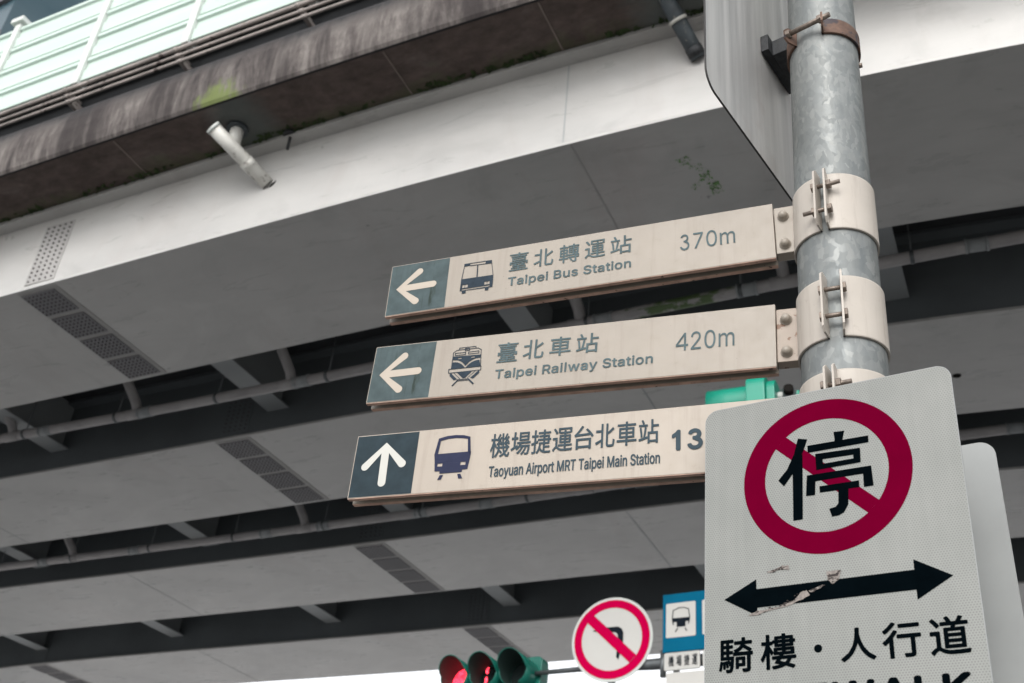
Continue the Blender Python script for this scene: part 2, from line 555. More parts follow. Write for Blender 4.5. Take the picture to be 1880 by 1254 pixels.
class Frame:
    """a flat sheet's own axes: origin, right, up, outward normal; (x, y, d) -> world"""
    def __init__(s, o, az, droop=0.0, lean=0.0):
        a, dr, le = R(az), R(droop), R(lean)
        u = Vector((math.cos(a), math.sin(a), 0))
        n = Vector((math.sin(a), -math.cos(a), 0))
        v = Vector((0, 0, 1))
        s.u = u * math.cos(dr) + v * math.sin(dr)
        v2 = v * math.cos(dr) - u * math.sin(dr)
        s.v = v2 * math.cos(le) + n * math.sin(le)
        s.n = s.u.cross(s.v)
        s.o = Vector(o)
    def p(s, x, y, d=0.0):
        return s.o + s.u * x + s.v * y + s.n * d
    def pts(s, lst, d=0.0):
        return [s.p(x, y, d) for x, y in lst]

def ccw(pts):
    a = sum(p[0] * q[1] - q[0] * p[1] for p, q in zip(pts, pts[1:] + pts[:1]))
    return list(pts) if a > 0 else list(reversed(pts))

def arc(cx, cy, r, a0, a1, n):
    return [(cx + r * math.cos(R(a0 + (a1 - a0) * k / n)), cy + r * math.sin(R(a0 + (a1 - a0) * k / n))) for k in range(n + 1)]

def rrect(x0, y0, x1, y1, r, n=8):
    return (arc(x1 - r, y1 - r, r, 0, 90, n) + arc(x0 + r, y1 - r, r, 90, 180, n) +
            arc(x0 + r, y0 + r, r, 180, 270, n) + arc(x1 - r, y0 + r, r, 270, 360, n))

def flat(mb, fr, pts, d):
    pts = ccw(pts)
    mb.poly(fr.pts(pts, d), [tuple(q) for q in pts])

def ring(mb, fr, cx, cy, ro, ri, d, n=96, a0=0, a1=360):
    for k in range(n):
        t0, t1 = R(a0 + (a1 - a0) * k / n), R(a0 + (a1 - a0) * (k + 1) / n)
        q = [(cx + ri * math.cos(t0), cy + ri * math.sin(t0)), (cx + ro * math.cos(t0), cy + ro * math.sin(t0)),
             (cx + ro * math.cos(t1), cy + ro * math.sin(t1)), (cx + ri * math.cos(t1), cy + ri * math.sin(t1))]
        mb.poly(fr.pts(q, d), q)

def stroke(pts, w, cap0=True, cap1=True, n=8):
    """outline of one straight thick stroke with round ends"""
    (x0, y0), (x1, y1) = pts
    a = math.degrees(math.atan2(y1 - y0, x1 - x0))
    r = w / 2
    out = arc(x1, y1, r, a - 90, a + 90, n) if cap1 else [arc(x1, y1, r, a - 90, a - 90, 1)[0], arc(x1, y1, r, a + 90, a + 90, 1)[0]]
    out += arc(x0, y0, r, a + 90, a + 270, n) if cap0 else [arc(x0, y0, r, a + 90, a + 90, 1)[0], arc(x0, y0, r, a - 90, a - 90, 1)[0]]
    return out

# letter outlines for the Latin lettering: advance, corner points and triangles, 500 units to the em
GLYPH = {
    '0': (227, '113,-3 95,-2 79,3 65,12 53,24 42,39 34,57 29,77 25,101 24,127 25,153 29,177 35,197 43,215 53,230 65,242 79,251 95,256 113,258 131,256 147,251 161,242 174,230 184,215 192,197 198,177 201,153 203,127 201,101 198,77 192,57 184,39 174,24 162,12 147,3 131,-2 113,25 125,26 136,30 145,37 153,46 160,58 165,72 169,88 171,107 172,127 171,148 169,166 165,182 160,197 153,208 145,218 136,224 125,228 113,230 101,228 91,224 82,218 73,208 67,197 62,182 58,166 55,148 55,127 55,107 58,88 62,72 67,58 73,46 82,37 91,30 101,26|7,6,66 66,65,7 8,7,65 65,64,8 9,8,64 64,63,9 63,62,9 10,9,62 62,61,10 11,10,61 61,60,11 12,11,60 0,36,71 0,71,1 1,71,2 71,70,2 3,2,70 69,3,70 57,56,15 16,15,56 56,55,16 55,17,16 3,69,4 69,68,4 5,4,68 68,67,5 6,5,67 66,6,67 12,60,59 13,12,59 59,58,13 14,13,58 58,57,14 57,15,14 54,53,19 18,54,19 37,35,34 38,37,34 34,33,38 39,38,33 51,21,52 21,20,52 53,52,20 19,53,20 30,29,42 43,42,29 29,28,43 44,43,28 28,27,44 45,44,27 46,45,27 27,26,46 47,46,26 26,25,47 48,47,25 25,24,48 39,33,32 40,39,32 32,31,40 41,40,31 31,30,41 30,42,41 48,24,49 24,23,49 50,49,23 23,22,50 51,50,22 21,51,22 35,37,0 36,0,37 17,55,54 54,18,17'),
    '1': (227, '96,0 128,0 128,254 108,254 88,226 48,196 48,165 96,192|1,2,7 5,6,7 4,5,7 7,2,4 2,3,4 1,7,0'),
    '2': (227, '32,0 32,24 117,114 141,141 147,149 152,156 155,163 158,170 160,178 160,186 159,194 157,202 154,209 149,215 143,220 137,224 129,227 121,229 112,230 102,229 94,227 86,224 79,219 74,213 69,207 66,199 64,190 64,181 33,181 34,196 37,209 43,221 51,232 60,241 72,248 84,253 98,257 112,258 127,257 141,254 153,248 164,241 173,233 181,223 186,211 189,199 191,186 190,177 188,168 185,159 181,150 175,140 168,129 159,118 147,105 133,90 76,30 76,28 195,28 195,0|1,0,57 27,26,28 29,28,26 26,25,29 30,29,25 25,24,30 31,30,24 32,31,24 24,23,32 21,20,35 20,19,35 19,36,35 37,18,17 16,38,17 37,17,38 55,2,56 36,19,18 18,37,36 1,57,56 56,2,1 32,23,22 33,32,22 34,33,22 22,21,34 21,35,34 3,54,53 47,46,9 46,45,9 3,53,52 4,3,52 52,51,4 5,4,51 51,50,5 6,5,50 50,49,6 7,6,49 49,48,7 8,7,48 48,47,8 47,9,8 9,45,10 45,44,10 11,10,44 44,43,11 12,11,43 43,42,12 13,12,42 42,41,13 14,13,41 40,14,41 57,0,59 59,58,57 2,55,54 54,3,2 14,40,15 40,39,15 16,15,39 38,16,39'),
    '3': (227, '70,199 74,208 80,215 89,221 99,224 109,225 119,224 129,220 137,214 143,206 147,197 147,188 145,179 141,170 134,163 125,158 115,155 120,126 137,132 153,141 165,154 173,169 176,186 175,203 169,219 159,234 144,245 128,252 110,254 92,253 75,246 60,236 49,223 42,207 115,116 129,113 141,107 152,98 159,87 162,75 162,62 157,50 149,39 138,31 125,26 111,24 97,25 83,30 72,38 64,48 59,60 30,54 38,35 51,18 69,5 89,-3 112,-5 134,-2 154,6 171,20 183,37 190,57 191,78 186,98 175,116 159,131 139,141 117,145 92,128 128,121 128,150 92,154 146,137 117,144 116,123 128,129 128,143 116,151|53,49,52 49,50,52 51,52,50 2,3,30 55,47,54 47,48,54 53,54,48 49,53,48 32,33,0 0,1,32 31,32,1 1,2,31 2,30,31 56,45,46 5,28,4 29,4,28 70,16,77 70,15,16 45,56,44 28,5,6 6,27,28 56,46,55 47,55,46 4,29,3 30,3,29 72,19,66 14,66,19 19,13,14 7,8,26 59,60,41 40,41,60 60,61,40 61,62,40 39,40,62 38,39,62 62,63,38 63,64,38 43,57,58 42,43,58 58,59,42 59,41,42 38,64,37 64,65,37 36,37,65 18,36,65 13,19,20 20,21,13 12,13,21 21,22,12 11,12,22 10,11,22 22,23,10 23,24,10 9,10,24 24,25,9 8,9,25 26,8,25 44,56,57 57,43,44 69,34,35 35,36,69 36,18,69 69,18,75 18,66,76 66,70,76 66,14,70 15,70,14 27,6,7 7,26,27 18,65,72 66,18,72 17,67,73 34,69,74 73,68,74 17,73,74 69,17,74 17,69,75 67,17,75 76,67,75 75,18,76 70,67,76 73,67,77 67,70,77 71,68,73 73,77,71'),
    '4': (227, '146,0 178,0 178,60 212,60 212,90 178,90 178,254 150,254 12,90 12,60 146,60 46,90 146,208 146,90|8,9,11 10,13,11 8,11,12 3,4,5 3,5,2 10,0,1 1,2,10 13,10,2 2,5,13 12,13,5 6,7,12 8,12,7 12,5,6 11,9,10'),
    '7': (227, '48,0 162,224 162,226 31,226 31,254 195,254 195,224 82,0|0,7,1 2,1,6 6,5,2 6,1,7 4,3,2 2,5,4'),
    'A': (240, '8,0 101,254 138,254 231,0 198,0 144,151 132,186 116,239 123,239 106,185 95,151 43,0 55,71 55,99 185,99 185,71 119,228 77,99 163,99 173,71 67,71|0,11,12 12,13,0 1,10,9 9,7,1 10,1,13 0,13,1 5,2,6 8,6,2 4,3,15 14,15,3 2,5,14 14,3,2 20,17,12 7,9,16 7,16,8 1,7,8 8,2,1 18,19,15 6,8,16 17,20,18 10,13,17 13,12,17 14,5,18 15,14,18 4,15,19 19,18,20 12,11,20'),
    'B': (228, '30,0 30,254 121,254 137,253 152,250 164,245 175,239 184,230 190,221 195,210 198,199 199,187 198,177 197,168 193,160 189,153 184,148 178,143 172,139 165,136 157,133 157,131 166,130 174,127 182,123 189,117 196,110 201,102 205,92 208,81 209,68 208,56 205,44 200,33 193,24 184,16 172,9 158,4 142,1 123,0 62,29 122,29 140,30 154,34 165,40 172,48 176,58 178,68 177,77 175,85 171,92 166,99 160,104 153,109 144,113 135,115 124,115 62,115 62,143 119,143 128,143 136,145 144,148 151,152 157,157 162,163 165,170 167,178 168,186 167,197 163,206 156,214 147,221 135,225 120,226 62,226|40,57,0 1,0,57 74,2,75 59,58,57 1,57,58 58,75,1 75,2,1 60,56,55 41,39,38 38,42,41 60,55,61 40,0,39 39,41,40 59,57,56 56,60,59 73,3,74 2,74,3 53,21,54 63,62,20 20,19,63 19,64,63 72,71,5 4,72,5 42,38,37 37,43,42 54,21,55 61,55,21 21,20,61 20,62,61 72,4,73 3,73,4 34,33,45 33,32,45 46,45,32 32,31,46 47,46,31 31,30,47 30,29,47 48,47,29 29,28,48 49,48,28 28,27,49 50,49,27 27,26,50 26,25,50 51,50,25 24,51,25 14,13,67 13,12,67 68,67,12 12,11,68 11,10,68 69,68,10 10,9,69 43,37,36 44,43,36 36,35,44 35,34,44 34,45,44 51,24,52 24,23,52 23,22,52 53,52,22 21,53,22 64,19,18 18,17,64 65,64,17 17,16,65 16,15,65 66,65,15 15,14,66 14,67,66 69,9,70 9,8,70 8,7,70 71,70,7 7,6,71 5,71,6'),
    'D': (251, '109,0 48,0 48,29 107,29 127,30 144,34 159,40 171,49 182,61 189,75 195,90 198,108 200,128 198,147 195,165 190,180 182,194 172,205 160,214 145,221 129,225 110,226 47,226 47,254 113,254 136,253 157,248 176,239 192,228 206,213 217,196 225,175 229,153 231,128 229,102 224,80 217,59 206,42 192,27 175,15 156,7 134,2 62,254 62,0 30,0 30,254 62,226 62,29|45,44,22 22,23,45 0,3,43 2,43,47 43,2,1 44,1,2 22,44,2 22,2,46 22,46,42 23,22,42 41,5,4 24,20,25 26,19,18 5,41,40 40,6,5 25,20,19 19,26,25 41,4,0 3,0,4 20,24,21 42,21,24 27,17,28 34,33,11 12,11,33 13,12,33 33,32,13 8,38,37 37,36,8 9,8,36 36,35,9 10,9,35 35,34,10 34,11,10 13,32,14 32,31,14 15,14,31 31,30,15 16,15,30 30,29,16 17,16,29 28,17,29 6,40,39 7,6,39 39,38,7 38,8,7 17,27,18 26,18,27 21,42,46 2,47,46 43,3,47'),
    'E': (209, '30,0 30,254 186,254 186,226 62,226 62,143 178,143 178,114 62,114 62,29 188,29 188,0|0,9,8 1,0,8 8,5,1 5,4,1 9,0,11 11,10,9 5,8,7 7,6,5 3,2,4 1,4,2'),
    'H': (258, '30,0 30,254 62,254 62,144 196,144 196,254 228,254 228,0 196,0 196,116 62,116 62,0|0,11,10 1,0,10 10,3,1 3,2,1 9,8,7 7,6,9 4,9,6 6,5,4 3,10,9 9,4,3'),
    'I': (110, '38,0 72,0 72,254 38,254|3,0,1 1,2,3'),
    'K': (233, '52,73 52,108 70,131 87,152 106,172 182,254 224,254 116,138 114,138 30,0 30,254 62,254 62,167 62,112 62,97 62,0 186,0 94,130 114,155 224,0 62,121 62,83 99,123 122,144|15,0,9 0,1,9 10,9,1 1,0,14 14,13,1 1,13,20 1,20,12 10,1,12 12,11,10 8,18,17 18,4,3 16,19,7 7,19,23 18,8,7 7,23,18 6,5,18 4,18,5 13,14,17 2,13,17 17,3,2 0,15,21 14,0,21 13,2,20 8,17,22 7,8,22 16,7,22 14,21,22 17,14,22 3,17,18 6,18,23'),
    'L': (196, '30,0 30,254 62,254 62,29 181,29 181,0|1,0,3 3,0,5 5,4,3 1,3,2'),
    'M': (314, '30,0 30,254 76,254 139,94 144,79 150,61 156,42 161,24 154,24 159,41 165,61 171,79 176,94 238,254 284,254 284,0 252,0 252,145 252,163 253,184 253,207 253,229 256,229 249,205 241,181 234,161 228,145 171,0 143,0 85,145 80,160 72,181 65,204 56,229 59,229 60,208 60,186 61,164 61,145 61,0 158,36 253,219 59,219|39,38,0 1,0,38 38,37,1 36,1,37 1,36,35 33,1,35 34,33,42 5,8,6 8,5,28 31,2,32 34,32,2 33,34,2 1,33,2 9,7,10 14,22,20 21,41,22 17,16,15 15,14,17 18,17,14 19,18,14 14,20,19 41,21,23 26,12,11 13,24,23 23,21,13 21,22,13 22,14,13 8,28,27 27,7,8 8,7,40 12,26,25 2,31,30 30,29,3 3,2,30 7,9,40 6,8,40 24,13,25 13,12,25 20,22,41 7,27,10 27,26,11 11,10,27 3,29,4 29,28,4 5,4,28 33,35,42 32,34,42'),
    'R': (224, '30,0 30,254 118,254 136,253 153,250 167,244 178,237 188,227 195,217 200,204 204,191 205,176 204,161 200,148 195,136 188,125 178,116 166,109 152,103 136,100 118,99 48,99 48,128 117,128 129,128 140,130 149,133 156,138 162,143 167,150 170,158 172,167 173,176 172,186 170,194 167,202 162,209 156,215 149,220 140,223 129,225 116,226 62,226 62,0 177,0 115,115 151,115 214,0 62,128 62,99 123,99 157,105|21,0,43 0,21,22 1,0,22 22,42,1 23,45,24 21,43,49 22,21,49 42,22,48 41,2,42 1,42,2 3,40,39 18,46,19 26,25,46 46,27,26 38,4,39 3,39,4 50,19,45 19,46,45 46,25,24 2,41,40 40,3,2 16,15,28 29,28,15 15,14,29 14,13,29 30,29,13 31,30,13 13,12,31 12,11,31 32,31,11 11,10,32 33,32,10 10,9,33 34,33,9 35,34,9 9,8,35 8,7,35 36,35,7 7,6,36 19,50,44 18,19,44 18,44,51 46,18,51 27,46,17 17,16,27 16,28,27 36,6,37 6,5,37 38,37,5 4,38,5 20,45,49 45,23,48 48,49,45 48,22,49 45,20,50 24,45,46 17,46,51 44,47,51'),
    'S': (223, '112,-4 94,-3 78,0 64,5 51,11 41,20 32,30 25,42 21,54 19,68 52,68 54,59 57,51 62,44 68,38 75,33 83,29 92,27 102,25 112,25 123,25 133,27 143,30 151,34 159,40 165,46 169,53 172,61 173,70 172,77 170,84 166,89 161,94 155,99 148,102 122,111 92,120 72,126 56,135 43,145 34,156 28,170 26,186 27,200 31,213 37,224 46,234 57,242 69,249 83,254 97,257 114,258 130,257 145,254 158,249 170,242 180,234 189,224 195,213 199,202 200,189 169,189 166,201 160,211 151,219 140,225 127,228 112,229 102,229 92,227 84,224 76,220 70,215 64,209 61,203 58,195 58,188 58,180 61,173 65,167 71,162 78,158 85,154 106,147 132,140 156,132 164,128 172,124 179,119 186,113 192,106 197,99 201,90 203,80 204,69 203,56 199,43 193,32 185,21 174,13 162,5 147,0 130,-3|6,5,13 13,12,6 7,6,12 12,11,7 8,7,11 11,10,8 9,8,10 41,40,78 78,77,41 42,41,77 77,76,42 76,75,42 43,42,75 44,43,75 75,74,44 45,44,74 2,16,3 16,15,3 49,70,69 18,1,0 0,19,18 1,18,17 82,36,83 68,50,69 49,69,50 1,17,2 16,2,17 36,82,37 81,37,82 48,71,70 70,49,48 3,15,4 15,14,4 5,4,14 13,5,14 37,81,38 81,80,38 39,38,80 80,79,39 40,39,79 78,40,79 45,74,73 46,45,73 73,72,46 47,46,72 72,71,47 71,48,47 51,67,66 101,22,21 101,21,102 20,102,21 65,53,66 53,52,66 51,66,52 34,33,86 85,34,86 22,101,100 100,23,22 34,85,35 84,35,85 64,54,65 53,65,54 97,96,26 27,26,96 96,95,27 95,94,27 28,27,94 94,93,28 29,28,93 93,92,29 30,29,92 92,91,30 91,90,30 60,59,61 62,61,59 59,58,62 58,57,62 23,100,99 24,23,99 99,98,24 25,24,98 98,97,25 97,26,25 30,90,31 90,89,31 32,31,89 89,88,32 33,32,88 88,87,33 86,33,87 62,57,63 57,56,63 56,55,63 64,63,55 54,64,55 102,20,0 19,0,20 83,36,35 35,84,83 67,51,68 50,68,51'),
    'T': (224, '16,226 16,254 208,254 208,226 128,226 128,0 96,0 96,226|1,0,7 3,2,4 7,6,5 5,4,7 1,7,4 4,2,1'),
    'W': (343, '78,0 8,254 41,254 82,98 88,73 93,47 98,20 95,20 100,47 106,73 112,98 153,254 190,254 231,98 237,73 243,47 249,20 244,20 249,47 255,73 261,98 302,254 335,254 265,0 228,0 184,161 176,196 168,237 175,237 167,197 159,161 115,0 96,28 246,32 171,219|0,3,1 2,1,3 7,6,32 6,7,0 7,5,0 5,4,0 3,0,4 29,27,11 6,0,31 31,8,6 32,6,8 30,29,11 28,26,12 20,23,22 22,21,20 16,17,23 18,16,23 19,18,23 23,20,19 23,17,24 15,24,17 17,16,33 26,25,12 15,14,24 28,27,34 11,27,28 28,12,11 5,7,32 10,30,11 25,13,12 16,18,33 15,17,33 10,9,30 14,13,25 25,24,14 27,29,34 26,28,34 9,8,31 31,30,9'),
    'a': (195, '80,-4 68,-4 57,-1 47,2 38,8 30,14 24,22 19,32 16,42 15,54 16,64 18,73 22,80 26,87 32,92 39,97 46,100 54,103 63,105 89,110 117,113 133,117 138,127 138,128 137,136 136,142 133,148 130,153 125,158 120,161 113,163 106,165 98,165 89,165 82,164 75,161 59,150 50,137 20,146 26,156 32,165 39,173 48,179 57,184 66,188 77,190 87,192 97,192 119,190 128,187 135,184 143,180 150,175 156,168 161,160 165,150 168,139 168,126 168,0 138,0 138,26 136,26 126,12 121,8 115,4 108,1 100,-2 90,-4 85,23 96,23 106,26 114,29 121,34 127,40 132,47 135,54 137,61 138,69 138,95 130,91 116,88 100,86 88,84 67,79 61,77 56,74 52,70 48,65 47,59 46,52 46,46 48,41 51,36 55,32 59,29 65,26 71,24 78,23|7,6,91 91,90,7 8,7,90 90,89,8 9,8,89 10,9,89 89,88,10 88,87,10 11,10,87 12,11,87 13,12,87 97,0,68 0,97,1 96,1,97 44,35,34 34,45,44 1,96,2 96,95,2 17,84,83 18,17,83 83,82,18 35,44,43 2,95,3 95,94,3 4,3,94 94,93,4 5,4,93 93,92,5 6,5,92 91,6,92 13,87,86 14,13,86 86,85,14 15,14,85 16,15,85 85,84,16 84,17,16 39,38,37 40,39,37 37,36,40 41,40,36 42,41,36 36,35,42 35,43,42 32,47,33 69,67,66 66,65,69 65,70,69 47,32,31 63,62,71 62,72,71 70,65,64 64,63,70 63,71,70 80,20,81 19,81,20 29,49,30 49,48,30 31,30,48 47,31,48 58,57,77 78,77,57 23,22,57 57,56,23 58,60,59 75,74,60 60,58,75 76,75,58 58,77,76 21,79,78 78,57,21 57,22,21 23,56,24 56,55,24 25,24,55 55,54,25 26,25,54 54,53,26 27,26,53 53,52,27 52,51,27 72,62,61 73,72,61 61,60,73 60,74,73 20,80,79 79,21,20 27,51,28 51,50,28 29,28,50 49,29,50 68,0,67 67,69,68 81,19,82 18,82,19 45,34,33 46,45,33 33,47,46'),
    'e': (202, '106,-4 88,-3 73,1 58,8 46,17 36,29 28,42 22,58 18,75 17,93 18,112 22,129 28,145 36,159 46,170 58,180 71,187 86,191 103,192 113,192 123,190 133,187 142,183 151,177 160,170 167,162 173,152 179,141 182,128 185,113 186,97 186,85 37,85 37,110 169,110 155,101 154,113 152,124 149,134 144,143 138,151 131,157 123,161 113,164 103,165 92,164 82,161 73,157 66,151 59,143 54,135 51,125 49,116 48,105 48,89 49,75 51,64 55,53 61,44 67,37 76,31 85,26 95,24 106,23 114,23 120,25 127,26 133,29 138,32 143,36 147,41 150,47 153,53 182,45 179,36 174,27 168,20 160,13 151,7 141,2 130,-1 119,-3 154,110 48,110 48,85|8,7,32 9,8,32 35,34,82 52,51,33 7,6,56 56,55,7 32,7,55 54,53,32 53,33,32 9,32,33 10,9,33 11,10,33 33,51,11 12,11,51 51,50,12 13,12,50 47,16,15 0,63,62 45,44,18 0,62,1 61,1,62 17,46,45 45,18,17 1,61,2 61,60,2 3,2,60 59,3,60 16,47,46 46,17,16 3,59,4 59,58,4 5,4,58 58,57,5 6,5,57 56,6,57 13,50,49 14,13,49 49,48,14 48,47,14 47,15,14 64,81,65 65,81,80 80,66,65 42,20,43 19,43,20 66,80,79 79,67,66 42,41,22 22,21,42 20,42,21 30,29,34 29,28,34 75,74,71 72,71,74 74,73,72 31,35,54 31,30,35 30,34,35 37,36,34 34,28,37 28,27,37 67,79,78 68,67,78 78,77,68 69,68,77 77,76,69 70,69,76 76,75,70 75,71,70 37,27,38 27,26,38 39,38,26 26,25,39 40,39,25 25,24,40 24,23,40 41,40,23 22,41,23 81,64,0 63,0,64 53,54,35 43,19,44 18,44,19 32,55,84 54,32,84 52,33,83 34,36,82 33,53,83 53,35,82 53,82,83 31,54,84'),
    'i': (83, '26,0 26,190 57,190 57,0 42,221 36,222 31,224 27,227 23,231 21,236 21,242 21,247 23,252 27,256 31,259 36,261 42,262 47,261 52,259 57,256 60,252 62,247 63,242 62,236 60,231 57,227 52,224 47,222|11,10,12 7,6,5 9,8,7 10,9,7 7,5,10 5,15,10 15,14,10 14,13,10 12,10,13 17,27,26 26,18,17 22,21,23 25,24,26 24,23,26 18,26,23 23,21,18 21,20,18 20,19,18 1,0,3 3,2,1 5,4,27 15,5,27 27,17,15 17,16,15'),
    'l': (103, '36,0 67,0 67,262 36,262|3,0,1 1,2,3'),
    'm': (305, '26,0 26,190 56,190 56,148 54,148 57,157 61,166 66,173 72,179 79,184 86,188 94,191 102,193 110,193 123,192 134,187 144,180 151,171 157,160 160,147 156,147 159,156 163,164 169,172 175,178 182,183 190,187 199,191 208,192 218,193 229,192 239,190 249,186 257,180 264,173 270,164 275,154 278,141 278,128 278,0 248,0 248,127 247,139 243,149 236,156 228,161 219,164 209,165 201,165 194,163 187,160 181,156 177,151 173,145 170,139 168,131 168,124 168,0 137,0 137,130 136,140 132,148 126,156 119,161 110,164 100,165 92,165 85,163 79,160 73,156 67,151 63,145 60,137 58,129 57,119 57,0 56,154 158,154|75,74,0 1,0,74 4,1,74 74,73,4 68,67,8 67,9,8 6,70,69 7,6,69 69,68,7 68,8,7 4,73,72 3,4,72 72,71,3 71,70,3 5,3,70 70,6,5 1,4,2 65,11,66 10,66,11 63,14,64 14,13,64 64,13,65 13,12,65 11,65,12 59,20,60 61,60,20 20,18,61 18,17,61 62,61,17 17,16,62 62,16,63 16,15,63 14,63,15 9,67,66 66,10,9 55,54,19 54,53,19 21,19,53 50,25,24 27,48,28 26,49,48 48,27,26 25,50,49 49,26,25 21,53,52 22,21,52 52,51,22 23,22,51 51,50,23 50,24,23 29,47,46 31,30,45 46,45,30 29,46,30 41,40,39 39,38,41 41,38,42 38,37,42 37,36,42 43,42,36 36,35,43 35,34,43 44,43,34 34,33,44 33,32,44 45,44,32 31,45,32 28,48,47 47,29,28 57,56,58 59,58,56 56,55,59 20,59,55 55,19,20 20,19,77 3,5,76 4,3,76 2,4,76 19,21,77 18,20,77'),
    'n': (205, '57,113 57,0 26,0 26,190 56,190 56,144 51,144 58,159 66,172 76,181 87,187 100,191 114,192 126,191 137,189 147,184 156,178 164,170 170,160 175,149 178,135 179,120 179,0 148,0 148,118 147,131 143,143 136,152 128,159 117,163 105,165 96,164 88,162 80,159 74,154 68,148 63,141 60,133 58,124 56,155|1,0,2 3,2,0 6,3,0 0,38,6 3,6,4 10,32,31 9,33,32 32,10,9 8,34,33 33,9,8 6,38,37 5,6,37 37,36,5 36,35,5 7,5,35 35,34,7 34,8,7 12,29,13 29,12,30 11,30,12 13,29,28 28,14,13 24,23,22 22,21,24 24,21,25 21,20,25 20,19,25 26,25,19 19,18,26 18,17,26 27,26,17 17,16,27 28,27,16 16,15,28 14,28,15 30,11,31 10,31,11 5,7,39 6,5,39 4,6,39'),
    'o': (208, '104,-4 87,-3 72,1 58,8 46,17 36,29 28,43 22,58 18,75 17,94 18,113 22,130 28,146 36,159 46,171 58,180 72,187 87,191 104,192 120,191 136,187 149,180 161,171 171,159 180,146 186,130 189,113 191,94 189,75 186,58 180,43 171,29 161,17 149,8 136,1 120,-3 104,23 116,24 126,28 135,33 143,40 149,49 154,59 157,70 159,81 160,94 159,106 157,118 154,129 149,139 143,148 135,155 126,161 116,164 104,165 92,164 81,161 73,155 65,148 59,139 54,129 51,118 49,106 48,94 49,81 51,70 54,59 59,49 65,40 73,33 81,28 92,24|7,6,66 66,65,7 8,7,65 65,64,8 9,8,64 64,63,9 63,62,9 10,9,62 62,61,10 11,10,61 61,60,11 12,11,60 0,36,71 0,71,1 1,71,2 71,70,2 3,2,70 69,3,70 57,56,15 16,15,56 56,55,16 55,17,16 3,69,4 69,68,4 5,4,68 68,67,5 6,5,67 66,6,67 12,60,59 13,12,59 59,58,13 14,13,58 58,57,14 57,15,14 18,54,53 18,53,19 37,35,34 38,37,34 34,33,38 39,38,33 51,21,52 21,20,52 53,52,20 19,53,20 30,29,42 43,42,29 29,28,43 44,43,28 28,27,44 45,44,27 46,45,27 27,26,46 47,46,26 26,25,47 48,47,25 25,24,48 39,33,32 40,39,32 32,31,40 41,40,31 31,30,41 30,42,41 48,24,49 24,23,49 50,49,23 23,22,50 51,50,22 21,51,22 35,37,0 36,0,37 54,18,55 17,55,18'),
    'p': (212, '26,-71 26,190 56,190 56,160 59,160 69,173 73,178 79,182 86,186 94,190 103,192 115,192 130,191 144,187 156,180 168,171 177,160 185,146 191,131 194,113 195,94 194,75 191,58 185,42 177,29 168,17 157,8 144,1 130,-3 115,-4 104,-3 94,-1 86,2 79,6 74,11 69,16 59,29 57,29 57,-71 110,23 121,24 131,28 140,33 147,40 153,48 158,58 161,70 163,82 164,95 163,108 161,120 158,131 153,140 147,149 140,156 131,161 121,164 110,165 99,164 89,161 81,156 73,149 67,141 62,131 59,120 57,108 56,95 57,81 59,69 63,58 67,48 73,39 81,32 89,27 99,24|37,67,0 1,0,67 66,1,67 1,66,65 1,3,2 0,38,37 36,70,37 70,69,37 69,68,37 67,37,68 1,65,64 3,1,64 64,63,3 63,62,3 62,4,3 58,10,9 30,74,31 32,31,74 73,32,74 8,59,58 58,9,8 32,73,33 34,33,73 72,34,73 5,60,59 6,5,59 7,6,59 59,8,7 34,72,35 36,35,72 72,71,36 70,36,71 4,62,61 61,60,4 60,5,4 28,41,40 28,40,29 39,29,40 11,57,56 56,12,11 54,13,55 13,54,14 41,28,27 27,42,41 12,56,55 55,13,12 23,22,45 46,45,22 22,21,46 47,46,21 21,20,47 48,47,20 20,19,48 49,48,19 50,49,19 19,18,50 51,50,18 18,17,51 42,27,26 26,25,42 43,42,25 25,24,43 44,43,24 24,23,44 23,45,44 51,17,52 17,16,52 53,52,16 16,15,53 54,53,15 14,54,15 29,39,30 74,30,39 10,58,57 57,11,10'),
    'r': (130, '26,0 26,190 56,190 56,160 58,160 62,169 68,177 76,184 85,188 96,191 107,192 115,192 122,192 122,161 115,162 103,163 95,162 87,160 80,157 73,153 67,148 63,142 60,135 58,127 57,118 57,0|25,24,0 1,0,24 1,3,2 21,20,4 1,24,23 3,1,23 23,22,3 22,21,3 21,4,3 8,17,16 17,8,7 9,15,10 13,12,14 11,14,12 10,15,14 14,11,10 15,9,16 8,16,9 4,20,19 5,4,19 19,18,5 6,5,18 18,17,6 17,7,6'),
